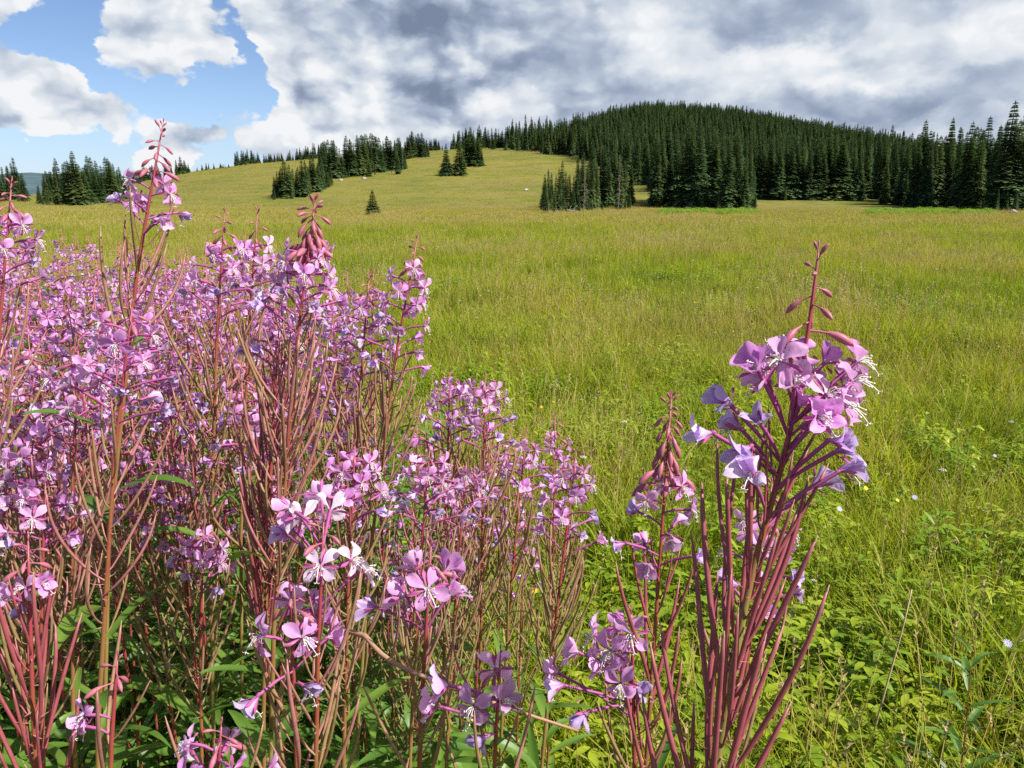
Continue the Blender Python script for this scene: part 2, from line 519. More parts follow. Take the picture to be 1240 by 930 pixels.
def build_sky():
    w = bpy.data.worlds.new('World')
    scene.world = w
    w.use_nodes = True
    w.node_tree.nodes.clear()
    g = NT(w.node_tree)
    out = g.node('ShaderNodeOutputWorld')
    bg = g.node('ShaderNodeBackground')
    bg.inputs['Strength'].default_value = SKYK
    g.l.new(bg.outputs[0], out.inputs['Surface'])
    sky = g.node('ShaderNodeTexSky', sky_type='NISHITA')
    sky.sun_disc = False
    sky.sun_elevation = sun_el
    sky.sun_rotation = sun_az
    sky.altitude = 1800
    sky.air_density = 1.0
    sky.dust_density = 0.35
    sky.ozone_density = 2.0
    D = g.node('ShaderNodeTexCoord').outputs['Generated']
    sep = g.node('ShaderNodeSeparateXYZ'); g.l.new(D, sep.inputs[0])
    AZ = g.math('ARCTAN2', sep.outputs[0], sep.outputs[1])
    EL = g.math('ARCSINE', sep.outputs[2])
    # cloud space: azimuth / elevation, elevation stretched so the clouds flatten towards the horizon
    comb = g.node('ShaderNodeCombineXYZ')
    g.l.new(g.math('MULTIPLY', AZ, 1.0), comb.inputs[0])
    g.l.new(g.math('MULTIPLY', EL, 1.55), comb.inputs[1])
    P = comb.outputs[0]

    def shifted(dx, dy):
        a = g.node('ShaderNodeVectorMath', operation='ADD'); g.l.new(P, a.inputs[0]); a.inputs[1].default_value = (dx, dy, 0)
        return a.outputs[0]

    # warp for ragged outlines
    wn = g.node('ShaderNodeTexNoise', noise_dimensions='2D'); g.l.new(P, wn.inputs['Vector'])
    wn.inputs['Scale'].default_value = 9; wn.inputs['Detail'].default_value = 5; wn.inputs['Roughness'].default_value = 0.6
    ws = g.node('ShaderNodeSeparateXYZ')
    g.l.new(wn.outputs['Color'], ws.inputs[0])
    AZw = g.math('ADD', AZ, g.math('MULTIPLY', g.math('SUBTRACT', ws.outputs[0], 0.5), 0.11))
    ELw = g.math('ADD', EL, g.math('MULTIPLY', g.math('SUBTRACT', ws.outputs[1], 0.5), 0.075))

    def blob(px, py, rx, ry, amp, warp=True, power=1.0):
        a, e = azel(px, py)
        u = g.math('DIVIDE', g.math('SUBTRACT', AZw if warp else AZ, a), rx / FPX)
        v = g.math('DIVIDE', g.math('SUBTRACT', ELw if warp else EL, e), ry / FPX)
        q = g.math('ADD', g.math('MULTIPLY', u, u), g.math('MULTIPLY', v, v))
        return g.math('MULTIPLY', g.math('EXPONENT', g.math('MULTIPLY', q, -1.0)), amp)

    def total(lst, start=None):
        s = start
        for b in lst:
            t = blob(*b)
            s = t if s is None else g.math('ADD', s, t)
        return s

    # the cover: mostly overcast, with a blue opening
    right = g.smooth(AZw, azel(290, 100)[0], azel(520, 100)[0], 0.0, 1.05)
    cover = total([
        (198, 52, 88, 50, 0.85), (28, 112, 62, 36, 0.85), (118, 132, 60, 17, 0.6), (-60, 110, 120, 60, 0.5),
        (10, 10, 35, 18, 0.40), (345, 15, 85, 42, 0.60), (395, 95, 62, 34, 0.60),
        (228, 166, 34, 24, 0.8), (345, 172, 70, 40, 0.8), (190, 192, 60, 12, 0.75),
        (72, 45, 34, 36, -0.8), (105, 98, 26, 22, -0.6), (298, 70, 14, 50, -0.45), (180, 122, 100, 12, -0.45), (262, 118, 40, 16, -0.5), (50, 178, 100, 14, -0.5),
        (-400, -300, 320, 260, 0.5),
    ], right)
    high = g.smooth(EL, 0.34, 0.6, 0.0, 0.25)
    back = g.smooth(g.math('ABSOLUTE', AZ), 0.9, 1.6)
    cover = g.math('ADD', cover, g.math('MULTIPLY', back, -0.10))
    cover = g.math('ADD', cover, g.math('MULTIPLY', high, -1.2))

    def fbm(vec, det=7, vd=1.0):
        nd = g.node('ShaderNodeTexNoise', noise_dimensions='2D'); g.l.new(vec, nd.inputs['Vector'])
        nd.inputs['Scale'].default_value = 7.0; nd.inputs['Detail'].default_value = det
        nd.inputs['Roughness'].default_value = 0.55; nd.inputs['Lacunarity'].default_value = 2.1
        vo = g.node('ShaderNodeTexVoronoi', feature='SMOOTH_F1', voronoi_dimensions='2D'); g.l.new(vec, vo.inputs['Vector'])
        vo.inputs['Scale'].default_value = 13.0; vo.inputs['Detail'].default_value = vd
        vo.inputs['Roughness'].default_value = 0.55; vo.inputs['Smoothness'].default_value = 0.45
        puff = g.math('SUBTRACT', 1.0, vo.outputs['Distance'])
        return g.math('ADD', g.math('MULTIPLY', nd.outputs['Fac'], 0.72), g.math('MULTIPLY', puff, 0.40))

    def warp(vec):
        a = g.node('ShaderNodeVectorMath', operation='MULTIPLY_ADD')
        g.l.new(wn.outputs['Color'], a.inputs[0]); a.inputs[1].default_value = (0.05, 0.05, 0); g.l.new(vec, a.inputs[2])
        return a.outputs[0]

    n0 = fbm(warp(P), 8, 2.0)
    n1 = fbm(warp(shifted(0.012, 0.020)), 6, 1.0)
    n2 = fbm(warp(shifted(0.035, 0.055)), 4, 0.0)
    nn = g.math('SUBTRACT', n0, 0.59)
    dens = g.math('ADD', cover, g.math('MULTIPLY', nn, 1.25))
    alpha = g.smooth(dens, 0.26, 0.42)
    # light: bright where the cloud thins towards the sun, grey where it is thick
    rim = g.math('ADD', g.math('MULTIPLY', g.math('SUBTRACT', n0, n1), 1.5), g.math('MULTIPLY', g.math('SUBTRACT', n0, n2), 1.0))
    # the left is broken cumulus with crisp heads, the right a softer deck
    rim = g.math('MULTIPLY', rim, g.smooth(AZ, azel(850, 100)[0], azel(480, 100)[0], 0.42, 0.92))
    grey = total([
        (560, 10, 140, 28, 0.20), (470, 45, 60, 28, 0.10), (545, 98, 75, 22, 0.36), (620, 75, 60, 30, 0.12), (690, 90, 70, 45, 0.17),
        (395, 112, 50, 16, 0.26), (205, 95, 60, 11, 0.12), (60, 142, 90, 8, 0.10),
        (950, 22, 120, 20, 0.26), (1030, 130, 160, 15, 0.30), (860, 45, 60, 18, 0.16), (1200, 105, 70, 20, 0.20), (1130, 60, 80, 26, 0.08),
        (760, 110, 60, 22, 0.15), (320, 60, 60, 20, 0.10),
    ])
    bright = total([
        (560, 66, 32, 11, 0.42), (445, 120, 40, 45, 0.40), (622, 108, 36, 18, 0.42), (775, 35, 50, 40, 0.36), (1240, 70, 40, 30, 0.2), (880, 85, 80, 14, 0.16), (425, 15, 30, 20, 0.18),
        (335, 145, 55, 28, 0.34), (215, 150, 20, 12, 0.3), (25, 92, 65, 30, 0.28), (200, 36, 85, 34, 0.22), (960, 60, 80, 12, 0.34),
        (1100, 75, 60, 22, 0.10), (1225, 15, 45, 30, 0.30), (185, 190, 60, 10, 0.28), (390, 165, 60, 18, 0.24), (1060, 92, 100, 8, 0.26), (1140, 25, 50, 14, 0.12),
    ])
    tone = g.math('ADD', g.smooth(AZ, azel(420, 100)[0], azel(280, 100)[0], 0.70, 0.84), rim)
    tone = g.math('ADD', tone, g.math('SUBTRACT', bright, grey))
    tone = g.math('ADD', tone, g.math('MULTIPLY', g.smooth(dens, 0.75, 0.35), 0.20))
    tone = g.math('ADD', g.math('MULTIPLY', tone, 0.80), 0.175)
    ramp = g.node('ShaderNodeValToRGB')
    el = ramp.color_ramp.elements
    el[0].position = 0.08; el[0].color = (0.20, 0.25, 0.36, 1)
    el[1].position = 1.0; el[1].color = (0.90, 0.92, 0.94, 1)
    for p_, c_ in ((0.30, (0.29, 0.355, 0.485)), (0.54, (0.47, 0.545, 0.665)), (0.78, (0.71, 0.76, 0.825))):
        e = el.new(p_); e.color = (*c_, 1)
    g.l.new(tone, ramp.inputs[0])
    EX = 2 ** -EXPO / SKYK
    cl = g.node('ShaderNodeVectorMath', operation='SCALE')
    g.l.new(ramp.outputs[0], cl.inputs[0]); cl.inputs['Scale'].default_value = EX
    # thin milky veil in the blue near the horizon
    blue = g.mix(1.0, sky.outputs[0], (0.64, 0.66, 0.72), 'MULTIPLY')
    veil = g.mix(g.smooth(EL, 0.13, -0.01, 0.0, 0.55), blue, (0.42 * EX, 0.56 * EX, 0.82 * EX))
    g.l.new(g.mix(alpha, veil, cl.outputs[0]), bg.inputs['Color'])
    w.cycles.sampling_method = 'MANUAL'
    w.cycles.sample_map_resolution = 1024


build_sky()
# ------------------------------------------------------------------ conifers
def conifer_meshes(seed, width, taper, whorls, per, droop, skirt=0.03, ragged=0.2, dead=0.0):
    """a fir 10 m high: returns (trunk mesh, crown mesh)"""
    rn = random.Random(seed)
    H = 10.0
    bend = rn.uniform(-0.06, 0.06)
    def axis(t): return Vector((bend * math.sin(t * 3.1), 0.5 * bend * math.sin(t * 2.2), H * t))
    tb = MB()
    tb.tube([axis(i / 8) - Vector((0, 0, 0.25 if i == 0 else 0)) for i in range(9)], [0.17 * (1 - 0.93 * i / 8) for i in range(9)], 7)
    cb = MB()
    bulge = [rn.uniform(1 - ragged, 1 + ragged) for _ in range(24)]
    side = [rn.uniform(0.82, 1.15) for _ in range(8)]
    for w in range(whorls):
        t = skirt + (0.992 - skirt) * max(0.0, (w + rn.uniform(-0.4, 0.4)) / (whorls - 1)) ** 0.92
        t = min(max(t, 0.02), 0.992)
        Rw = width * ((1 - t) ** taper) * bulge[int(t * 23)] + 0.05
        if t < 0.10: Rw *= 0.75 + 2.5 * t
        n = per if t < 0.8 else max(4, per - 3)
        off = rn.uniform(0, 6.28)
        for k in range(n):
            if rn.random() < 0.05: continue
            a = off + 2 * math.pi * (k + rn.uniform(-0.3, 0.3)) / n
            L = Rw * rn.uniform(0.62, 1.12) * side[int((a % 6.283) / 0.7855) % 8]
            d = Vector((math.cos(a), math.sin(a), 0))
            s = Vector((-math.sin(a), math.cos(a), 0))
            up0 = 0.55 if t > 0.85 else 0.12
            dr = droop * rn.uniform(0.6, 1.3) * (1.15 - t)
            base = axis(t)
            def spine(q): return base + d * (L * q) + Vector((0, 0, L * (up0 * q - dr * q * q)))
            p0, p1, p2, p3 = spine(0.05), spine(0.4), spine(0.75), spine(1.0)
            wd = 0.15 * L + 0.06
            i0 = len(cb.v)
            cb.v.extend([p0, p1 + s * wd, p3, p1 - s * wd])
            cb.face((i0, i0 + 1, i0 + 2, i0 + 3))
            for q in (0.28, 0.45, 0.62, 0.8):
                for sg in (-1, 1):
                    if rn.random() < 0.12: continue
                    b_ = spine(q)
                    tl = (0.50 * L * (1.1 - q) + 0.18) * rn.uniform(0.7, 1.2)
                    tip = b_ + (d * 0.62 + s * sg * 0.75).normalized() * tl + Vector((0, 0, -tl * rn.uniform(0.15, 0.55)))
                    e = spine(min(1, q + 0.16)) + Vector((0, 0, 0.04))
                    i0 = len(cb.v)
                    cb.v.extend([b_, tip, e])
                    cb.face((i0, i0 + 1, i0 + 2))
    # leader shoot
    for k in range(3):
        a = k * 2.1
        top = axis(0.985)
        i0 = len(cb.v)
        cb.v.extend([top + Vector((math.cos(a), math.sin(a), 0)) * 0.07, top + Vector((math.cos(a + 1.5), math.sin(a + 1.5), 0)) * 0.07, axis(1.0) + Vector((0, 0, 0.28))])
        cb.face((i0, i0 + 1, i0 + 2))
    return tb.mesh('conifer_trunk', [M_BARK]), cb.mesh('conifer_crown', [M_NEEDLE], smooth=False)


KINDS = [  # slim spires, ordinary firs, broad firs
    ('slim', conifer_meshes(1, 1.30, 0.92, 62, 9, 0.75, ragged=0.26)),
    ('slim', conifer_meshes(2, 1.50, 1.00, 60, 9, 0.70, ragged=0.22)),
    ('slim', conifer_meshes(3, 1.15, 0.85, 62, 9, 0.85, 0.04, 0.30)),
    ('pointed', conifer_meshes(4, 1.85, 0.98, 56, 10, 0.60)),
    ('pointed', conifer_meshes(5, 2.05, 1.05, 56, 10, 0.55)),
    ('pointed', conifer_meshes(6, 1.75, 0.90, 56, 10, 0.65, 0.03)),
    ('broad', conifer_meshes(7, 2.25, 0.90, 52, 11, 0.50)),
    ('broad', conifer_meshes(8, 2.45, 1.00, 52, 11, 0.45)),
]
TREES = []


def depth(p):
    return p.y * math.cos(PITCH) - (p.z - EYE) * math.sin(PITCH)



def add_tree(base, height, kind, label, group, rot=None, wide=1.0):
    trunk, crown = KINDS[kind][1]
    o = empty('conifer_tree', base)
    s = height / 10.0
    o.scale = (s * wide, s * wide, s)
    o.rotation_euler = (RND.uniform(-0.03, 0.03), RND.uniform(-0.03, 0.03), rot if rot is not None else RND.uniform(0, 6.28))
    tag(o, label, 'tree', group)
    link('trunk', trunk, o); link('crown', crown, o)
    TREES.append(o)
    return o


ORD = ['', 'first', 'second', 'third', 'fourth', 'fifth', 'sixth', 'seventh', 'eighth', 'ninth', 'tenth', 'eleventh', 'twelfth',
       'thirteenth', 'fourteenth', 'fifteenth', 'sixteenth', 'seventeenth', 'eighteenth', 'nineteenth', 'twentieth'] + \
      ['twenty-' + q for q in ('first', 'second', 'third', 'fourth', 'fifth', 'sixth', 'seventh', 'eighth', 'ninth')] + \
      ['thirtieth'] + ['thirty-' + q for q in ('first', 'second', 'third', 'fourth', 'fifth', 'sixth', 'seventh', 'eighth', 'ninth')] + ['fortieth'] + \
      ['forty-' + q for q in ('first', 'second', 'third', 'fourth', 'fifth', 'sixth', 'seventh', 'eighth', 'ninth')]

# name, count, x range, base line (px, py), tree top line (px, py), rows (how far up the picture the base may creep), kinds
GROVES = [
    ('the right-hand stand', 36, 1066, 1250, [(1062, 247), (1120, 252), (1250, 257)],
     [(1062, 192), (1085, 168), (1100, 176), (1112, 150), (1128, 168), (1142, 147), (1165, 152), (1185, 146), (1200, 156), (1211, 129), (1220, 150), (1229, 137), (1250, 150)], 7, (0, 1, 2, 3, 0, 5)),
    ('the big central stand', 26, 790, 914, [(790, 250), (880, 254), (915, 253)],
     [(790, 165), (803, 150), (818, 172), (832, 146), (852, 152), (872, 168), (890, 160), (905, 188), (915, 205)], 6, (0, 1, 3, 5, 4, 3)),
    ('the wood behind the meadow tongue', 28, 918, 1046, [(918, 242), (1046, 243)],
     [(918, 158), (940, 175), (960, 168), (985, 178), (1000, 165), (1030, 182), (1046, 190)], 3, (3, 4, 5, 1, 6)),
    ('the ragged grove', 24, 656, 764, [(656, 258), (700, 256), (764, 252)],
     [(656, 204), (664, 206), (680, 196), (690, 212), (700, 191), (714, 172), (728, 178), (742, 172), (755, 196), (764, 200)], 7, (0, 1, 2, 3, 0)),
    ('the clump on the lower slope', 16, 331, 401, [(328, 242), (365, 239), (401, 226)],
     [(328, 212), (338, 208), (346, 194), (356, 205), (366, 192), (380, 190), (401, 200)], 3, (3, 4, 5, 1)),
    ('the long hillside wood', 40, 388, 492, [(388, 218), (430, 214), (492, 206)],
     [(385, 172), (420, 166), (450, 163), (470, 166), (484, 168), (492, 180)], 5, (3, 4, 5, 1)),
    ('the clump right of the long wood', 9, 488, 520, [(488, 193), (520, 190)],
     [(488, 170), (500, 160), (512, 162), (520, 172)], 2, (3, 4, 6)),
    ('the ridge clump', 6, 519, 537, [(519, 179), (537, 176)], [(519, 166), (528, 162), (537, 166)], 1, (3, 4)),
    ('the clump below the crest', 8, 560, 584, [(560, 204), (584, 202)], [(560, 170), (572, 163), (584, 168)], 3, (3, 4, 5)),
    ('the left ridge row', 16, 283, 343, [(283, 201), (343, 195)], [(283, 182), (300, 180), (320, 186), (343, 182)], 1, (3, 4, 5)),
    ('the row above the long wood', 12, 346, 396, [(346, 195), (396, 190)], [(346, 180), (380, 172), (396, 170)], 1, (3, 4, 5)),
    ('the crest row', 20, 546, 622, [(546, 181), (622, 179)], [(546, 158), (580, 152), (600, 156), (622, 152)], 1, (3, 4, 5, 1)),
    ('the far left grove', 36, 47, 154, [(47, 247), (95, 249), (154, 243)],
     [(47, 214), (60, 208), (74, 193), (86, 196), (96, 185), (104, 204), (112, 190), (122, 196), (134, 192), (150, 206)], 4, (0, 1, 3, 5, 4)),
    ('the left edge clump', 9, -10, 33, [(-10, 245), (33, 244)], [(-10, 204), (8, 203), (22, 192), (33, 214)], 3, (0, 1, 3)),
    ('the wood behind the tallest fireweed', 14, 160, 230, [(160, 219), (190, 216), (230, 209)], [(160, 200), (175, 197), (200, 198), (220, 190), (230, 199)], 2, (3, 4, 5)),
    ('the open ridge row', 6, 236, 278, [(236, 208), (278, 203)], [(236, 201), (250, 197), (278, 197)], 1, (3, 4)),
]
WORDKIND = {'slim': 'slim dark spire', 'pointed': 'pointed dark fir', 'broad': 'broad bushy fir'}
for name, n, x0, x1, bl, tl, rows, kinds in GROVES:
    rn = random.Random(sum(map(ord, name)))
    lst = []
    for i in range(n):
        px = x0 + (x1 - x0) * (i + rn.uniform(0.05, 0.95)) / n
        back = rn.random() ** 1.3
        by = np.interp(px, *zip(*bl)) - back * rows
        ty = np.interp(px, *zip(*tl)) + (abs(rn.gauss(0, 1)) * 0.16) * (by - np.interp(px, *zip(*tl)))
        if rn.random() < 0.16 and back < 0.4: ty = by - (by - ty) * rn.uniform(0.35, 0.65)   # young tree on the edge
        lst.append((px, by, ty, rn.choice(kinds)))
    # the treetops of the profile itself
    for (px, ty) in tl[1:-1]:
        k = min(range(n), key=lambda q: abs(lst[q][0] - px))
        lst[k] = (px, lst[k][1], ty, lst[k][3])
    lst.sort()
    hs = sorted([b - t for _, b, t, _ in lst])
    for i, (px, by, ty, k) in enumerate(lst):
        p = ground_hit(px, by)
        h = max(1.5, (by - ty) / FPX * depth(p) * 0.99)
        hh = by - ty
        size = 'tall' if hh > hs[int(n * 0.7)] else ('short' if hh < hs[int(n * 0.3)] else 'middling')
        lab = '%s %s, %s from left in %s' % (size, WORDKIND[KINDS[k][0]], ORD[i + 1], name)
        add_tree(p - Vector((0, 0, 0.05)), h, k, lab, 'conifers of ' + name, wide=rn.uniform(.95, 1.3) if rows >= 6 else rn.uniform(1.25, 1.85))

SINGLES = [
    (452, 261, 231, 7, 'small lone spruce sapling standing in the open meadow', 'lone conifers'),
    (541, 213, 176, 4, 'pointed fir at the left of the pair on the open slope', 'pair of firs on the open slope'),
    (556, 213, 173, 7, 'broader fir at the right of the pair on the open slope', 'pair of firs on the open slope'),
    (751, 254, 236, 5, 'knee-high young fir just right of the thin ragged grove', 'lone conifers'),
    (661, 258, 232, 2, 'very slim young fir at the left end of the thin ragged grove', 'lone conifers'),
    (1052, 240, 216, 4, 'small fir in the bright gap between the two right-hand stands', 'lone conifers'),
    (482, 211, 186, 1, 'narrow fir standing just off the end of the long wood', 'lone conifers'),
    (447, 214, 196, 6, 'bushy fir standing proud of the front of the long wood', 'lone conifers'),
    (597, 181, 166, 6, 'dark round-skirted fir standing forward of the crest line', 'lone conifers'),
    (646, 179, 171, 4, 'small fir alone on the crest beside the forest edge', 'lone conifers'),
    (655, 182, 176, 4, 'tiny fir on the grass just below the crest', 'lone conifers'),
    (534, 214, 209, 7, 'tiny bush-like fir left of the pair on the slope', 'lone conifers'),
]
for px, by, ty, k, lab, grp in SINGLES:
    p = ground_hit(px, by)
    h = max(0.8, (by - ty) / FPX * depth(p))
    add_tree(p, h, k, lab, grp, wide=1.9 if px == 452 else 1.45)


# ---------------- bare grey snags among the living trees
M_SNAG = plant_mat('dead_wood', [(0.13, 0.10, 0.08), (0.20, 0.17, 0.145)], 0, 0.9, 0.1, 5)


def snag(px, by, ty, seed, lab):
    rn = random.Random(seed)
    p = ground_hit(px, by)
    h = (by - ty) / FPX * depth(p)
    o = empty('dead_tree', p)
    tag(o, lab, 'dead tree')
    b = MB()
    ax = [Vector((.02 * h * math.sin(3 * t), 0, h * t - (.1 if t == 0 else 0))) for t in (0, .2, .4, .6, .8, 1)]
    b.tube(ax, [.06, .052, .045, .035, .025, .010], 6)
    link('trunk', b.mesh('snag_trunk', [M_SNAG]), o)
    c = MB()
    for k in range(46):
        t = rn.uniform(.12, .96); a = rn.uniform(0, 6.28); L = (1.05 - t) * .11 * h * rn.uniform(.5, 1.3) + .1
        q = Vector((.02 * h * math.sin(3 * t), 0, h * t)); d = Vector((math.cos(a), math.sin(a), 0))
        c.tube([q, q + d * L * .6 - Vector((0, 0, .1 * L)), q + d * L - Vector((0, 0, .4 * L))], [.022, .014, .005], 4)
    link('branches', c.mesh('snag_branches', [M_SNAG]), o)


snag(706, 258, 196, 2, 'bare grey dead tree among the ragged grove')
snag(748, 256, 190, 3, 'bare grey dead tree at the right edge of the ragged grove')


# ---------------- geometry-node scatter: one object that carries countless copies
def scatter(name, pts, rots, scl, idx, sources):
    """pts (n,3); rots (n,3) euler; scl (n,); idx (n,) which source mesh"""
    me = bpy.data.meshes.new(name)
    me.vertices.add(len(pts))
    me.vertices.foreach_set('co', np.asarray(pts, dtype=np.float32).ravel())
    for nm, typ, arr, key in (('rot', 'FLOAT_VECTOR', rots, 'vector'), ('scl', 'FLOAT', scl, 'value'), ('idx', 'INT', idx, 'value')):
        a = me.attributes.new(nm, typ, 'POINT')
        a.data.foreach_set(key, np.asarray(arr, dtype=np.int32 if typ == 'INT' else np.float32).ravel())
    o = link(name, me)
    tr = bpy.data.node_groups.new(name + '_scatter', 'GeometryNodeTree')
    tr.interface.new_socket('Geometry', in_out='INPUT', socket_type='NodeSocketGeometry')
    tr.interface.new_socket('Geometry', in_out='OUTPUT', socket_type='NodeSocketGeometry')
    N = tr.nodes; Lk = tr.links
    gi = N.new('NodeGroupInput'); go = N.new('NodeGroupOutput')
    gi2 = N.new('GeometryNodeGeometryToInstance')
    for s in reversed(sources):        # the join reads its links in the order last made first
        oi = N.new('GeometryNodeObjectInfo')
        oi.inputs['Object'].default_value = s
        oi.inputs['As Instance'].default_value = False
        Lk.new(oi.outputs['Geometry'], gi2.inputs[0])
    iop = N.new('GeometryNodeInstanceOnPoints')
    Lk.new(gi.outputs[0], iop.inputs['Points'])
    Lk.new(gi2.outputs[0], iop.inputs['Instance'])
    iop.inputs['Pick Instance'].default_value = True
    for nm, typ, sock in (('rot', 'FLOAT_VECTOR', 'Rotation'), ('scl', 'FLOAT', 'Scale'), ('idx', 'INT', 'Instance Index')):
        na = N.new('GeometryNodeInputNamedAttribute'); na.data_type = typ
        na.inputs['Name'].default_value = nm
        Lk.new(na.outputs['Attribute'], iop.inputs[sock])
    Lk.new(iop.outputs[0], go.inputs[0])
    md = o.modifiers.new('scatter', 'NODES')
    md.node_group = tr
    return o


def source(name, me):
    return bpy.data.objects.new(name, me)


def joined(name, a, b):
    """trunk and crown in one mesh for the far wood"""
    mb = MB()
    for off, me in ((0, a), (1, b)):
        i0 = len(mb.v)
        mb.v.extend([v.co.copy() for v in me.vertices])
        for p in me.polygons: mb.face(tuple(i + i0 for i in p.vertices), off)
    return mb.mesh(name, [M_BARK, M_NEEDLE], smooth=False)


def build_forest():
    rn = np.random.default_rng(5)
    src = [source('wood_fir', joined('wood_fir', *KINDS[k][1])) for k in (0, 1, 3, 4, 5, 6)]
    n = 60000
    a = rn.uniform(-0.12, 1.02, n)
    r = np.sqrt(rn.uniform(105.0 ** 2, 700.0 ** 2, n))
    x = np.sin(a) * r; y = np.cos(a) * r
    z = terrain(x, y)
    px, py = project(x, y, z)
    RR = np.interp(np.arctan2(x, y), _fine, _rf)
    ok = (py < forest_edge(px) + rn.normal(0, 1.0, n)) & (px > 612) & (r < RR + 60)
    ok &= ~((px > 1036) & (px < 1058) & (py > 219))
    x, y, z, r = x[ok], y[ok], z[ok], r[ok]
    # thin out trees that stand too close
    order = rn.permutation(len(x)); cell = {}
    keep = []
    for i in order:
        k = (int(x[i] // 2.9), int(y[i] // 2.9))
        if k in cell: continue
        cell[k] = 1; keep.append(i)
    x, y, z = x[keep], y[keep], z[keep]
    m = len(x)
    h = np.minimum(np.clip(rn.normal(0.78, 0.24, m), 0.30, 1.35), np.where(np.hypot(x, y) < 230, 0.88, 1.35)) * np.clip(1.0 - (np.hypot(x, y) - 200) / 1500, 0.72, 1.0)
    rot = np.zeros((m, 3)); rot[:, 2] = rn.uniform(0, 6.28, m)
    # the trees that stand behind the front ones of each grove
    fx, fh = [], []
    for name, n_, x0, x1, bl, tl, rows, kinds in GROVES:
        for _ in range(int(n_ * 1.1)):
            px_ = rn.uniform(x0 + 2, x1 - 2)
            by = np.interp(px_, *zip(*bl)) - rn.uniform(0.2, 1.3) * rows
            ty = np.interp(px_, *zip(*tl))
            p = ground_hit(px_, by)
            fx.append(tuple(p)); fh.append(max(.15, (by - ty) / FPX * depth(p) * rn.uniform(.55, .95) / 10))
        for _ in range(int(n_ * (.9 if rows >= 6 else .3))):      # saplings along the edge
            px_ = rn.uniform(x0, x1)
            p = ground_hit(px_, np.interp(px_, *zip(*bl)) + rn.uniform(-.5, .8))
            fx.append(tuple(p)); fh.append(rn.uniform(.06, .24))
    fx = np.array(fx)
    x = np.concatenate([x, fx[:, 0]]); y = np.concatenate([y, fx[:, 1]]); z = np.concatenate([z, fx[:, 2]])
    h = np.concatenate([h, fh]); m = len(x)
    rot = np.zeros((m, 3)); rot[:, 2] = rn.uniform(0, 6.28, m)
    o = scatter('conifer_forest', np.stack([x, y, z - 0.1], 1), rot, h, rn.integers(0, len(src), m), src)
    tag(o, 'dense dark conifer forest covering the rounded hill', 'forest', kind='stuff')
    print('forest trees', m)


build_forest()


# ---------------- pale rocks and a fallen log
def rock(px, py, w, lab):
    p = ground_hit(px, py)
    rn = random.Random(int(px))
    import bmesh
    bm = bmesh.new()
    bmesh.ops.create_icosphere(bm, subdivisions=3, radius=1.0)
    ph = [rn.uniform(0, 6) for _ in range(6)]
    for v in bm.verts:
        c = v.co
        k = 1 + 0.16 * math.sin(3 * c.x + ph[0]) + 0.14 * math.sin(4 * c.y + ph[1]) + 0.12 * math.sin(5 * c.z + ph[2] + 2 * c.x)
        v.co = Vector((c.x * k, c.y * 0.8 * k, c.z * 0.55 * k)) * w
    me = bpy.data.meshes.new('pale_rock'); bm.to_mesh(me); bm.free()
    me.materials.append(M_ROCK)
    o = link('pale_rock', me)
    o.location = p + Vector((0, 0, 0.25 * w)); o.rotation_euler = (0, 0, rn.uniform(0, 6))
    tag(o, lab, 'rock', 'pale rocks on the slopes')


rock(441, 217, 0.55, 'widest pale boulder below the long wood on the left slope')
rock(413, 219, 0.5, 'small pale boulder between the lower left clump and the long wood')
rock(637, 231, 0.45, 'pale boulder on the open slope near the ragged grove')
rock(1226, 259, 0.42, 'pale boulder at the foot of the right-hand stand')
rock(1046, 258, 0.16, 'tiny pale stone in the meadow left of the bright shrubs')


def fallen_log():
    p = ground_hit(683, 257)
    b = MB()
    pts = [Vector((-1.3, 0.1, 0.02)), Vector((-0.6, 0, 0.10)), Vector((0.1, -0.05, 0.22)), Vector((0.9, 0, 0.15)), Vector((1.5, 0.1, 0.02))]
    b.tube(pts, [0.03, 0.06, 0.08, 0.06, 0.03], 7)
    o = empty('fallen_log', p)
    tag(o, 'bleached fallen log at the foot of the thin ragged grove', 'log')
    link('stem', b.mesh('fallen_log_stem', [M_LOG]), o)
    for k in range(5):
        c = MB(); q = pts[1].lerp(pts[3], k / 4)
        c.tube([q, q + Vector((0.1 * (k - 2), 0.1, 0.35)), q + Vector((0.22 * (k - 2), 0.15, 0.5))], [0.03, 0.02, 0.008], 5)
        link('branch', c.mesh('log_branch', [M_LOG]), o)


fallen_log()
# ------------------------------------------------------------------ fireweed: shared meshes of flowers, buds, pods and leaves
def lerp_tab(tab, x):
    for (a, va), (b, vb) in zip(tab, tab[1:]):
        if x <= b: return va + (vb - va) * (x - a) / (b - a)
    return tab[-1][1]


PET_W = [(0, .14), (.15, .22), (.35, .62), (.55, .92), (.75, 1.0), (.9, .82), (1.0, .42)]


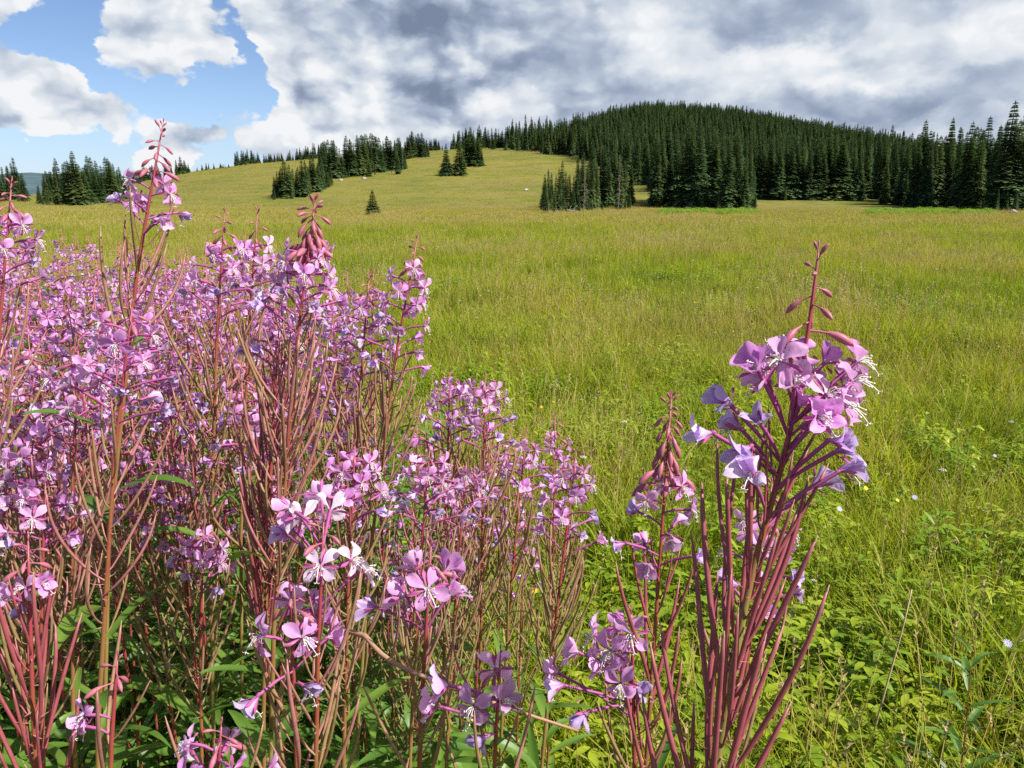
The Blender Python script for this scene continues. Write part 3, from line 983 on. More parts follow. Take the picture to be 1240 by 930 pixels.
def petal(mb, ang, L, W, tilt, cup, curl, rn, mi, crumple=0.0, twist=0.0, z0=0.0):
    d = Vector((math.cos(ang), math.sin(ang), 0)); s = Vector((-math.sin(ang), math.cos(ang), 0)); n = Vector((0, 0, 1))
    rows = []
    nv, nu = 7, 4
    ph = [rn.uniform(0, 6.28) for _ in range(4)]
    for i in range(nv + 1):
        v = i / nv
        tl = tilt + curl * (v - 0.3)
        row = []
        w = W * lerp_tab(PET_W, v) * 0.5
        for j in range(nu + 1):
            u = -1 + 2 * j / nu
            vv = v - (0.075 * (1 - abs(u)) * (1 if i == nu else 0)) - 0.05 * u * u * v
            rr = L * vv
            p = d * (rr * math.cos(tl) + 0.0012) + n * (rr * math.sin(tl) + z0) + s * (u * w)
            lift = cup * u * u * w + 0.0007 * math.sin(5 * v + ph[0] + 2 * u) * v
            if crumple: lift += crumple * v * (math.sin(7 * v + ph[1] + 3 * u) + math.sin(4 * u + ph[2]))
            nn = (n * math.cos(tl) - d * math.sin(tl))
            tw = twist * v
            p = p + nn * (lift + math.sin(tw) * u * w * 0.7)
            row.append(p)
        rows.append(row)
    mb.grid(rows, mi)


def flower_mesh(seed, state):
    """faces +Z with local +Y up; petal base at the origin. materials: petal, sepal"""
    rn = random.Random(seed)
    mb = MB()
    if state == 'open':
        tilt0 = rn.uniform(0.10, 0.35)
        for k, a0 in enumerate((48, 132, 222, 318)):
            a = R(a0 + rn.uniform(-9, 9))
            big = (1.0 if k < 2 else 0.90) * rn.uniform(.92, 1.06)
            petal(mb, a, 0.0165 * big * rn.uniform(0.88, 1.08), 0.0112 * big * rn.uniform(0.8, 1.12), tilt0 + rn.uniform(-0.25, 0.35), rn.uniform(0.1, 0.8), rn.uniform(-0.8, 0.25), rn, 0, 0.0013, rn.uniform(-0.8, 0.8))
        for k in range(4):
            a = R(90 * k + rn.uniform(-8, 8))
            petal(mb, a, 0.0135, 0.0030, rn.uniform(0.0, 0.25), 0.3, -0.3, rn, 1, 0, 0, -0.0008)
    elif state == 'half':
        for k, a0 in enumerate((45, 135, 225, 315)):
            a = R(a0 + rn.uniform(-16, 16))
            petal(mb, a, 0.0165 * rn.uniform(0.9, 1.08), 0.0125 * rn.uniform(0.8, 1.05), rn.uniform(0.6, 1.05), rn.uniform(0.3, 1.0), rn.uniform(-0.5, 0.3), rn, 0, 0.001, rn.uniform(-0.6, 0.6))
        for k in range(4):
            petal(mb, R(90 * k + rn.uniform(-12, 12)), 0.013, 0.0028, rn.uniform(0.3, 0.8), 0.3, -0.2, rn, 1, 0, 0, -0.0008)
    else:
        for k, a0 in enumerate((40, 130, 215, 310)):
            a = R(a0 + rn.uniform(-25, 25))
            petal(mb, a, 0.0170 * rn.uniform(0.8, 1.1), 0.0105 * rn.uniform(0.7, 1.0), rn.uniform(1.0, 1.42), rn.uniform(0.4, 1.4), rn.uniform(-0.7, 0.5), rn, 0, 0.0016, rn.uniform(-1.3, 1.3))
        for k in range(4):
            petal(mb, R(90 * k + rn.uniform(-20, 20)), 0.012, 0.0026, rn.uniform(0.7, 1.3), 0.4, -0.1, rn, 1, 0, 0, -0.0008)
    # little cup at the base
    mb.tube([Vector((0, 0, -0.0025)), Vector((0, 0, 0)), Vector((0, 0, 0.0012))], [0.0011, 0.0017, 0.0008], 6, 1)
    return mb.mesh('flower_' + state, [M_PETAL if state == 'open' else (M_PETAL if state == 'half' else M_WILT), M_SEPAL])


def stamen_mesh(seed, state):
    rn = random.Random(seed)
    mb = MB()
    for k in range(8):
        a = 2 * math.pi * k / 8 + rn.uniform(-0.3, 0.3)
        out = Vector((math.cos(a), math.sin(a), 0))
        L = rn.uniform(0.007, 0.0115)
        sp = 0.45 if state == 'open' else 0.22
        p1 = out * (L * sp * 0.5) + Vector((0, -0.001, L * 0.55))
        p2 = out * (L * sp) + Vector((0, -0.0045, L * 0.85))
        mb.tube([Vector((0, 0, 0)), p1, p2], [0.00034, 0.0003, 0.00026], 3, 0)
        mb.tube([p2 - out * 0.0006, p2 + Vector((0, -0.0004, 0.0004)), p2 + out * 0.0010], [0.0003, 0.0007, 0.0002], 4, 0)
    q = [Vector((0, 0, 0)), Vector((0, -0.003, 0.006)), Vector((0.0005, -0.0085, 0.0085)), Vector((0.001, -0.013, 0.0095))]
    mb.tube(q, [0.0005, 0.00045, 0.0004, 0.0004], 4, 0)
    for k in range(4):
        a = k * math.pi / 2 + 0.4
        mb.tube([q[-1], q[-1] + Vector((math.cos(a) * 0.0016, -0.0012, math.sin(a) * 0.0016)), q[-1] + Vector((math.cos(a) * 0.0026, -0.0004, math.sin(a) * 0.0026))], [0.0004, 0.00035, 0.0002], 3, 0)
    return mb.mesh('stamens', [M_STAMEN])


FLOWERS = {'open': [flower_mesh(s, 'open') for s in range(10, 15)],
           'half': [flower_mesh(s, 'half') for s in range(20, 24)],
           'wilted': [flower_mesh(s, 'wilted') for s in range(30, 34)]}
FLOWERS['pale'] = []
for me_ in FLOWERS['open']:
    me_ = me_.copy(); me_.materials[0] = M_PALE; FLOWERS['pale'].append(me_)
STAMENS = {'open': [stamen_mesh(s, 'open') for s in (1, 2, 3)], 'half': [stamen_mesh(s, 'half') for s in (4, 5)]}
STAMENS['wilted'] = STAMENS['half']
STAMENS['pale'] = STAMENS['open']


def bud_mb(seed):
    """hangs along +Z from its stalk base at the origin; 1 unit long"""
    rn = random.Random(seed)
    mb = MB()
    c = rn.uniform(-0.10, 0.10)
    pts = [Vector((c * math.sin(t * 2.5) * 0.5, 0.08 * math.sin(t * 3), t)) for t in (0, .2, .38, .44, .56, .70, .82, .92, 1.0)]
    mb.tube(pts, [0.022, 0.022, 0.026, 0.045, 0.075, 0.088, 0.078, 0.045, 0.008], 7, 0)
    return mb


BUD_MB = [bud_mb(s) for s in (1, 2, 3)]
BUDS = [b.mesh('bud', [M_BUD]) for b in BUD_MB]


def pod_mb(seed, length=0.075, rad=0.0016, tight=1.0):
    """grows from the stem (origin); X points away from the stem, Z along it"""
    rn = random.Random(seed)
    mb = MB()
    a0 = R(rn.uniform(48, 75)); a1 = R(rn.uniform(14, 38) * tight); a2 = R(rn.uniform(0, 22) * tight)
    ped = rn.uniform(0.010, 0.017)
    pts = [Vector((0, 0, 0))]; rad_l = [0.0007]
    n = 11; sway = rn.uniform(-0.55, 0.55)
    for i in range(1, n + 1):
        t = i / n
        if t < 0.2:
            a = a0 + (a1 - a0) * (t / 0.2); st = ped / 2.2
        else:
            a = a1 + (a2 - a1) * ((t - 0.2) / 0.8); st = length / (n * 0.8)
        dy = sway * math.sin(t * 2.6)
        pts.append(pts[-1] + Vector((math.sin(a), dy * 0.5, math.cos(a))).normalized() * st)
        rad_l.append(0.00075 if t < 0.2 else rad * (0.72 + 0.5 * math.sin(math.pi * min(1, 0.12 + 0.8 * t))) if t < 0.97 else rad * 0.45)
    mb.tube(pts, rad_l, 6, 0)
    # withered style stub at the end
    e = pts[-1]; dd = (pts[-1] - pts[-2]).normalized()
    mb.tube([e, e + dd * 0.003], [rad * 0.5, rad * 0.2], 4, 1)
    # narrow curled bract below the stalk
    L = rn.uniform(0.006, 0.014)
    rows = []
    for i in range(5):
        t = i / 4
        c = Vector((L * math.sin(t * 1.5), 0, -0.003 - 0.2 * L * t + L * 0.55 * t * t))
        w = 0.0008 * (1.05 - t)
        rows.append([c + Vector((0, -w, 0)), c + Vector((0, w, 0))])
    mb.grid(rows, 1)
    return mb


POD_MB = [pod_mb(s, 0.055 + 0.004 * (s % 6), 0.0010, 1.25) for s in range(40, 48)]
PODS = [p.mesh('seed_pod', [M_POD, M_BRACT]) for p in POD_MB]
PODS_RED = [pod_mb(s, 0.068 + 0.004 * (s % 5), 0.00105, 0.66).mesh('seed_pod', [M_POD_RED, M_BRACT]) for s in range(60, 67)]


def leaf_mb(seed, L=0.11, W=0.017):
    rn = random.Random(seed)
    mb = MB()
    a0 = R(rn.uniform(38, 62)); a1 = R(rn.uniform(85, 130)); tw = rn.uniform(-0.6, 0.6)
    p = Vector((0, 0, 0)); rows = []
    n = 8
    wav = rn.uniform(0, 6)
    for i in range(n + 1):
        t = i / n
        a = a0 + (a1 - a0) * t ** 1.2
        w = W * 0.5 * (math.sin(math.pi * (0.04 + 0.95 * t ** 0.85)) ** 0.85 + 0.02)
        fwd = Vector((math.sin(a), 0, math.cos(a)))
        nrm = Vector((-math.cos(a), 0, math.sin(a)))
        s = (Vector((0, 1, 0)) * math.cos(tw * t) + nrm * math.sin(tw * t))
        up = nrm * (w * 0.35 + 0.0008 * math.sin(9 * t + wav))
        rows.append([p - s * w + up, p - s * w * 0.5 + up * 0.4, p.copy(), p + s * w * 0.5 + up * 0.4, p + s * w + up])
        p = p + fwd * (L / n)
    mb.grid(rows, 0)
    return mb


LEAF_MB = [leaf_mb(s, 0.085 + 0.012 * (s % 4), 0.0135 + 0.002 * (s % 3)) for s in range(70, 76)]
LEAVES = [l.mesh('leaf', [M_LEAF]) for l in LEAF_MB]


def frame(pos, z, up, scale=1.0):
    z = z.normalized()
    y = up - z * up.dot(z)
    y = y.normalized() if y.length > 1e-5 else z.orthogonal().normalized()
    x = y.cross(z)
    s = scale if hasattr(scale, '__len__') else (scale, scale, scale)
    return Matrix(((x.x * s[0], y.x * s[1], z.x * s[2], pos.x), (x.y * s[0], y.y * s[1], z.y * s[2], pos.y), (x.z * s[0], y.z * s[1], z.z * s[2], pos.z), (0, 0, 0, 1)))


def radial_frame(pos, xdir, tz_, scale=1.0):
    z = tz_.normalized(); x = (xdir - z * xdir.dot(z)).normalized(); y = z.cross(x)
    s = scale
    return Matrix(((x.x * s, y.x * s, z.x * s, pos.x), (x.y * s, y.y * s, z.y * s, pos.y), (x.z * s, y.z * s, z.z * s, pos.z), (0, 0, 0, 1)))


def catmull(P, n):
    """smooth curve through P, with tangents scaled by the chord lengths so that uneven spacing does not overshoot"""
    m = len(P)
    h = [max(1e-6, (P[i + 1] - P[i]).length) for i in range(m - 1)]
    sl = [(P[i + 1] - P[i]) / h[i] for i in range(m - 1)]
    T = []
    for i in range(m):
        if i == 0: T.append(sl[0])
        elif i == m - 1: T.append(sl[-1])
        else: T.append((sl[i - 1] * h[i] + sl[i] * h[i - 1]) / (h[i] + h[i - 1]))
    out = []
    for k in range(m - 1):
        for i in range(n):
            t = i / n; t2 = t * t; t3 = t2 * t
            out.append(P[k] * (2 * t3 - 3 * t2 + 1) + T[k] * (h[k] * (t3 - 2 * t2 + t)) + P[k + 1] * (3 * t2 - 2 * t3) + T[k + 1] * (h[k] * (t3 - t2)))
    out.append(P[-1])
    return out


class Stem:
    """polyline from root to tip, addressed by the distance below the tip"""
    def __init__(self, P):
        self.p = catmull(P, 10)
        d = [0.0]
        for a, b in zip(self.p[::-1], self.p[::-1][1:]): d.append(d[-1] + (b - a).length)
        self.d = d; self.r = self.p[::-1]; self.L = d[-1]

    def at(self, s):
        s = max(0.0, min(s, self.L * 0.999))
        i = int(np.searchsorted(self.d, s, side='right')) - 1
        i = min(i, len(self.d) - 2)
        t = (s - self.d[i]) / max(1e-9, self.d[i + 1] - self.d[i])
        return self.r[i].lerp(self.r[i + 1], t), (self.r[i] - self.r[i + 1]).normalized()

    def nearest_z(self, z):
        k = min(range(len(self.r)), key=lambda i: abs(self.r[i].z - z))
        return self.d[k]


GOLD = 2.39996
PLANTS = []


def fireweed(tip, via, label, group='fireweed stalks of the patch', detail=True, Lb=.045, Lf=.08, Lp=.2, nb=14, nf=12, npd=26, nl=14, wilt=.45, fs=.70,
             red=False, seed=0, root=None, flowers=None, base_r=.0021, hang=False, ped=1.0, bud_len=.017, pod_s=1.0, leaf_from=None, open_out=0.9):
    rn = random.Random(seed * 77 + 5)
    if root is None:
        q = via[-1] if via else tip
        dz = max(0.05, tip.z - q.z) if via else 1.0
        k = 0.45 * q.z / dz if via else 0
        off = (q - tip) * k if via else Vector((0, 0, 0))
        off.z = 0
        if off.length > 0.16: off = off.normalized() * 0.16
        root = Vector((q.x + off.x, q.y + off.y, 0))
    root.z = tz(root.x, root.y) - 0.02
    o = empty('fireweed', root)
    tag(o, label, 'wildflower', group)
    mid = []
    if not via:
        mid = [root.lerp(tip, 0.5) + Vector((rn.uniform(-.02, .02), rn.uniform(-.02, .02), 0))]
    st = Stem([Vector((0, 0, 0))] + [v - root for v in (mid + list(via)[::-1] if via else mid)] + [tip - root])
    sm = MB()
    pts = [p for p in st.p[::2]]
    if pts[-1] is not st.p[-1]: pts.append(st.p[-1])
    n = len(pts)
    # thickness falls slowly to the flowers, then quickly to the tip
    ds = [0.0]
    for a, b in zip(pts, pts[1:]): ds.append(ds[-1] + (b - a).length)
    tot = ds[-1]
    rr = []
    for d in ds:
        s = tot - d
        rr.append(0.0006 + (base_r - 0.0006) * min(1.0, (s / max(0.12, Lb + Lf + Lp)) ** 0.62) if s > 0 else 0.0005)
    sm.tube(pts, rr, 7 if detail else 5, 0)
    ang = rn.uniform(0, 6.28)
    UP = Vector((0, 0, 1))

    def radial(a, t):
        x = t.orthogonal().normalized(); y = t.cross(x)
        # start from a fixed world direction so that the spiral turns evenly
        x = Vector((1, 0, 0)); x = (x - t * x.dot(t)).normalized(); y = t.cross(x)
        return x * math.cos(a) + y * math.sin(a)

    def stalk(p0, p1, sag, r0=.00085, r1=.00115):
        m = p0.lerp(p1, .5) + UP * sag
        sm.tube([p0, p0.lerp(m, .6), m, p1], [r0, r0, r1, r1 * 1.05], 5, 1, cap=False)

    # ---- buds
    bm_ = MB()
    for i in range(nb):
        u = (i + .3) / nb
        s = Lb * (u ** 1.1) + .001
        p, t = st.at(s)
        ang += GOLD
        rd = radial(ang, t)
        droop = (-.75 * min(1, u * 1.8) + .75 * (1 - u) ** 2) + rn.uniform(-.25, .25)
        if hang: droop = .7 - 2.2 * min(1, u * 2.2) + rn.uniform(-.3, .3) + (.9 if u > .8 else 0)
        elif u > .82: droop += .35
        z = rd * (.55 + .45 * u) * (1 if u > .15 else .5) + UP * droop
        L = bud_len * (.35 + .85 * u ** .7) * rn.uniform(.85, 1.15)
        k = rn.randrange(3)
        fat = 1.15
        M = frame(p, z, UP, (L * fat, L * fat, L))
        if detail: link('bud', BUDS[k], o, M)
        else: bm_.add(BUD_MB[k], M)
    tipM = frame(st.at(0)[0], st.at(.002)[1], Vector((0, 1, 0)), .007)
    bm_.add(BUD_MB[0], tipM)
    if detail: link('bud', bm_.mesh('bud_tip', [M_BUD]), o)
    else: link('bud_spire', bm_.mesh('bud_spire', [M_BUD]), o)
    # ---- flowers
    items = []
    if flowers:
        for (px, py, d, state, spx) in flowers:
            c = at(px, py, d) - root
            s = st.nearest_z(c.z - spx * d / FPX)
            p, t = st.at(s)
            items.append((p, c, state))
    else:
        for i in range(nf):
            u = (i + rn.uniform(.2, .8)) / nf
            s = Lb + Lf * u
            p, t = st.at(s)
            ang += GOLD
            rd = radial(ang, t)
            state = 'open' if u < 1 - wilt + rn.uniform(-.15, .15) else ('half' if rn.random() < .4 else 'wilted')
            L = (.016 + .020 * u) * ped * rn.uniform(.85, 1.2)
            c = p + (rd + t * (.15 + .5 * u) * rn.uniform(.5, 1.4)).normalized() * L
            items.append((p, c, state))
    for (p, c, state) in items:
        dirn = (c - p).normalized()
        stalk(p, c, .0015)
        face = dirn * open_out + UP * (-.22 if state in ('open', 'pale') else rn.uniform(-.5, .1)) + Vector((rn.uniform(-.15, .3), rn.uniform(-.45, .1), 0))
        if state not in ('open', 'pale'): face = dirn + UP * rn.uniform(-.9, .05)
        me = FLOWERS[state][rn.randrange(len(FLOWERS[state]))]
        s_ = fs * rn.uniform(.88, 1.1)
        f = link('flower', me, o, frame(c, face, UP + Vector((rn.uniform(-.25, .25), 0, 0)), s_))
        if detail and (state != 'wilted' or rn.random() < .5):
            link('stamens', STAMENS[state][rn.randrange(len(STAMENS[state]))], f)
    # ---- seed pods
    pm = MB()
    lo_ = Lb + Lf * .85
    for i in range(npd):
        u = (i + rn.uniform(.1, .9)) / npd
        s = lo_ + Lp * u
        if s > st.L * .93: break
        p, t = st.at(s)
        ang += GOLD
        rd = radial(ang, t)
        sc = pod_s * rn.uniform(.8, 1.15) * (.36 + .74 * min(1, u * 2.4))
        lib = PODS_RED if red else PODS
        k = rn.randrange(len(lib))
        tt = (t + UP * .15 + Vector((rn.uniform(-.12, .12), rn.uniform(-.12, .12), 0))).normalized()
        M = radial_frame(p, rd, tt, sc)
        if detail: link('seed_pod', lib[k], o, M)
        else: pm.add(POD_MB[k % len(POD_MB)], M)
    if not detail and npd:
        link('seed_pods', pm.mesh('seed_pods', [M_POD, M_BRACT]), o)
    # ---- leaves
    lm = MB()
    l0 = leaf_from if leaf_from is not None else lo_ + Lp * .85
    for i in range(nl):
        u = (i + rn.uniform(.1, .9)) / nl
        s = l0 + max(.05, st.L - l0 - .03) * u
        p, t = st.at(s)
        ang += GOLD
        rd = radial(ang, t)
        sc = rn.uniform(.75, 1.2) * (.6 + .5 * min(1, u * 3))
        k = rn.randrange(len(LEAVES))
        M = radial_frame(p, rd, (t + Vector((rn.uniform(-.2, .2), rn.uniform(-.2, .2), 0))).normalized(), sc)
        if detail: link('leaf', LEAVES[k], o, M)
        else: lm.add(LEAF_MB[k], M)
    if not detail and nl:
        link('foliage', lm.mesh('foliage', [M_LEAF]), o)
    link('stem', sm.mesh('fireweed_stem', [M_STEM, M_SEPAL]), o)
    PLANTS.append(o)
    return o


GP = 'fireweed stalks of the patch'
HERO = 'open'
# ---- the tall stalk at the right, closest to the lens
fireweed(at(991, 306, .42), [at(983, 370, .42), at(955, 530, .42), at(912, 690, .42), at(868, 925, .42)],
         'closest fireweed, thick maroon seed pods under lilac flowers, standing apart at the right', 'fireweed stalks apart from the patch',
         Lb=.050, Lf=.075, Lp=.30, nb=11, npd=54, nl=8, red=True, seed=1, base_r=.0028, bud_len=.021, fs=.84, pod_s=1.08,
         flowers=[(945, 437, .405, 'open', 70), (918, 448, .40, 'half', 95), (975, 447, .43, 'open', 40), (1000, 478, .40, 'open', 55), (1037, 438, .42, 'open', 70),
                  (1022, 470, .43, 'open', 60), (962, 468, .405, 'half', 50), (990, 505, .395, 'half', 45), (886, 492, .41, 'wilted', 75), (862, 524, .41, 'wilted', 60),
                  (922, 515, .395, 'wilted', 60), (908, 541, .40, 'wilted', 50), (911, 577, .39, 'wilted', 75), (1004, 533, .40, 'wilted', 75), (1016, 571, .41, 'wilted', 60),
                  (1010, 548, .40, 'wilted', 70), (1032, 462, .405, 'open', 60), (955, 424, .425, 'open', 60), (930, 462, .41, 'half', 70), (998, 440, .425, 'half', 45), (1022, 492, .40, 'open', 60), (968, 492, .415, 'half', 45), (980, 520, .41, 'half', 50), (898, 520, .42, 'wilted', 60), (985, 590, .43, 'wilted', 40)])
# ---- other stalks one can follow in the photograph: tip, lower point on the stem, depth and look
SPEC = [
    # px, py, d, via px, via py, label, options
    (813, 482, .60, 798, 690, 'fireweed with long hanging bud cone and pink blooms, just left of the closest stalk', dict(Lb=.064, Lf=.085, Lp=.2, nb=34, nf=11, npd=16, bud_len=.023, wilt=.45, red=True, hang=True)),
    (935, 585, .62, 905, 800, 'fireweed half hidden behind the closest stalk, lilac flowers among its pods', dict(Lb=.03, Lf=.09, Lp=.15, nf=12, npd=12, wilt=.5)),
    (698, 548, .85, 672, 760, 'airy fireweed between the patch and the long bud cone, pods fanning right', dict(Lb=.02, Lf=.10, Lp=.16, nb=6, nf=17, npd=34, wilt=.45)),
    (197, 152, .70, 166, 330, 'tallest fireweed, its long pink bud spire standing against the sky', dict(Lb=.048, Lf=.062, Lp=.12, nb=17, nf=9, npd=12, wilt=.5, bud_len=.02)),
    (381, 246, .66, 357, 440, 'fireweed with broad crowded bud cone over big pink blooms, mid patch', dict(Lb=.040, Lf=.075, Lp=.24, nb=38, nf=18, npd=54, wilt=.5, bud_len=.024, hang=True)),
    (505, 290, .85, 478, 440, 'fireweed at the upper right corner of the patch with spreading pink blooms', dict(Lb=.034, Lf=.12, Lp=.18, nb=13, nf=20, npd=30, wilt=.4)),
    (447, 335, .88, 436, 470, 'fireweed with small closed tip beside the upper right corner stalk', dict(Lb=.025, Lf=.11, Lp=.18, nb=9, nf=17, npd=30, wilt=.45)),
    (272, 258, .80, 262, 420, 'fireweed with slim drooping tip between the tallest and the crowded bud cone', dict(Lb=.034, Lf=.085, Lp=.2, nb=11, nf=15, npd=30)),
    (312, 255, .90, 300, 420, 'fireweed with sparse spreading buds left of the crowded bud cone', dict(Lb=.04, Lf=.09, Lp=.2, nb=9, nf=15, npd=30)),
    (14, 222, .72, -2, 420, 'fireweed at the left picture edge with orange-pink buds', dict(Lb=.03, Lf=.08, Lp=.2, nb=14, nf=14, npd=24)),
    (588, 458, .92, 584, 640, 'fireweed with flat-topped pale pink flowers right of the patch corner', dict(Lb=.012, Lf=.08, Lp=.22, nb=5, nf=18, npd=40, wilt=.4)),
    (545, 450, .95, 540, 640, 'fireweed with narrow pink flower column left of the flat-topped one', dict(Lb=.014, Lf=.09, Lp=.2, nb=5, nf=16, npd=34)),
    (637, 525, .98, 620, 700, 'short fireweed with bare leaning pods at the right border of the patch', dict(Lb=.014, Lf=.08, Lp=.2, nb=4, nf=11, npd=34)),
    (522, 662, .55, 512, 830, 'fireweed whose one wide open flower faces the lens, lower middle', dict(Lb=.020, Lf=.045, Lp=.16, nb=9, nf=0, npd=12, fs=.95,
        flowers=[(518, 714, .54, 'open', 30), (545, 720, .555, 'half', 40), (492, 722, .56, 'half', 40), (505, 690, .56, 'half', 35), (540, 690, .57, 'half', 30), (455, 735, .57, 'wilted', 20)])),
    (352, 700, .53, 357, 860, 'low fireweed with two big open flowers and side buds, lower left of centre', dict(Lb=.022, Lf=.05, Lp=.14, nb=7, nf=0, npd=9, fs=.92,
        flowers=[(318, 770, .52, 'open', 30), (366, 772, .52, 'open', 25), (378, 738, .55, 'half', 20), (352, 728, .54, 'half', 10), (397, 772, .54, 'half', 35), (368, 830, .53, 'wilted', 10), (312, 843, .51, 'wilted', -4), (385, 755, .55, 'half', 25)])),
    (392, 632, .53, 385, 800, 'fireweed with palest nearly white blooms above the two big open flowers', dict(Lb=.016, Lf=.05, Lp=.16, nb=5, nf=0, npd=14, fs=.86,
        flowers=[(388, 686, .52, 'pale', 25), (425, 678, .53, 'pale', 30), (352, 615, .55, 'half', 15), (400, 618, .56, 'pale', 20), (345, 645, .56, 'wilted', 20), (366, 628, .55, 'pale', 20), (388, 600, .57, 'half', 10), (440, 690, .54, 'pale', 30), (356, 640, .56, 'open', 20)])),
    (765, 742, .60, 768, 900, 'low fireweed with bright magenta cluster left of the maroon pods', dict(Lb=.012, Lf=.06, Lp=.12, nb=4, nf=0, npd=8, fs=1.0,
        flowers=[(765, 768, .59, 'open', 15), (740, 788, .59, 'open', 20), (700, 790, .60, 'half', 30), (752, 828, .58, 'open', 15), (722, 770, .61, 'open', 15), (683, 830, .60, 'wilted', 20), (775, 845, .60, 'wilted', 20), (712, 862, .59, 'wilted', 5), (676, 815, .62, 'half', 30), (745, 800, .61, 'open', 20), (755, 755, .61, 'half', 10), (730, 805, .60, 'half', 20)])),
    (606, 792, .52, 600, 900, 'low fireweed with loose violet flowers near the bottom edge, centre', dict(Lb=.012, Lf=.06, Lp=.10, nb=3, nf=0, npd=6, fs=.9,
        flowers=[(574, 855, .50, 'open', 20), (542, 830, .51, 'half', 30), (600, 810, .53, 'open', 10), (607, 850, .52, 'half', 10), (530, 855, .52, 'half', 30), (590, 892, .52, 'wilted', 0)])),
    (34, 655, .52, 40, 860, 'fireweed with side-facing pink blooms over reddish pods, lower left corner', dict(Lb=.022, Lf=.03, Lp=.16, nb=8, nf=0, npd=24, red=True,
        flowers=[(14, 722, .51, 'half', 20), (50, 708, .51, 'half', 25), (30, 712, .52, 'open', 15), (25, 745, .53, 'wilted', 20)])),
    (142, 800, .50, 135, 900, 'stunted fireweed with lone violet bloom and pink buds near the bottom left', dict(Lb=.016, Lf=.03, Lp=.05, nb=5, nf=0, npd=3, nl=10,
        flowers=[(103, 866, .50, 'open', 5), (105, 880, .505, 'half', 5)])),
    (246, 640, .80, 243, 800, 'fireweed with deep violet flower bunch above dark leaves, left', dict(Lb=.014, Lf=.06, Lp=.14, nb=5, nf=14, npd=14, wilt=.5)),
    (268, 880, .50, 262, 960, 'fireweed barely reaching above the bottom edge, left', dict(Lb=.014, Lf=.04, Lp=.06, nb=6, nf=7, npd=5)),
    (430, 540, .72, 422, 700, 'fireweed with dense pink flower column in the middle of the patch', dict(Lb=.014, Lf=.065, Lp=.2, nb=6, nf=15, npd=30)),
    (520, 545, .78, 508, 700, 'fireweed with curled pink flowers above the lens-facing bloom', dict(Lb=.012, Lf=.075, Lp=.2, nb=6, nf=15, npd=24)),
    (565, 560, .86, 552, 720, 'fireweed with bare curved pods between lens-facing bloom and patch border', dict(Lb=.012, Lf=.07, Lp=.24, nb=4, nf=12, npd=44)),
    (160, 372, .62, 138, 560, 'fireweed with bright sunlit bloom on deep red stem, left', dict(Lb=.012, Lf=.085, Lp=.2, nb=5, nf=16, npd=16, wilt=.5)),
    (95, 425, .70, 88, 600, 'fireweed with ragged lilac blooms, second tier at far left', dict(Lb=.012, Lf=.09, Lp=.2, nb=5, nf=12, npd=30)),
    (40, 530, .68, 30, 700, 'fireweed with pale lilac flower bunch low at the left edge', dict(Lb=.012, Lf=.065, Lp=.18, nb=5, nf=15, npd=22)),
    (55, 585, .66, 50, 760, 'thin fireweed with few violet flowers below the pale lilac bunch', dict(Lb=.012, Lf=.06, Lp=.18, nb=5, nf=9, npd=16)),
    (338, 395, .70, 326, 600, 'fireweed dense with tall upright reddish pods under the crowded bud cone', dict(Lb=.012, Lf=.03, Lp=.28, nb=4, nf=7, npd=56, red=True)),
]
for i, (px, py, d, vx, vy, lab, kw) in enumerate(SPEC):
    kw = dict(kw); kw.setdefault('seed', 10 + i)
    kw.setdefault('nl', 22)
    fireweed(at(px, py, d), [at(vx, vy, d * 1.01)], lab, GP, **kw)


# ---- the flopped stalk that leans across the lower middle
def flopped():
    pts = [at(442, 770, .56), at(462, 792, .55), at(530, 826, .54), at(612, 856, .55), at(700, 885, .57)]
    root = Vector((-.16, .62, 0))
    root.z = tz(root.x, root.y)
    o = empty('fireweed', root)
    tag(o, 'fireweed flopped over sideways, its pale orange stem crossing the lower middle', 'wildflower', GP)
    P = [Vector((0, 0, 0)), Vector((-.04, -.02, .35))] + [p - root for p in pts]
    st = Stem(P)
    sm = MB()
    sm.tube(st.p[::2], [.0025 - .0015 * i / (len(st.p[::2]) - 1) for i in range(len(st.p[::2]))], 7, 0)
    link('stem', sm.mesh('flopped_stem', [M_BRACT]), o)
    rn = random.Random(3)
    for i in range(4):
        p, t = st.at(.05 + .14 * i / 4)
        rd = Vector((rn.uniform(-.5, .5), rn.uniform(-1, .3), rn.uniform(-.2, 1))).normalized()
        link('seed_pod', PODS[rn.randrange(len(PODS))], o, radial_frame(p, rd, (t * .4 + Vector((rn.uniform(-.5, .5), 0, .9))).normalized(), rn.uniform(.5, .75)))


flopped()

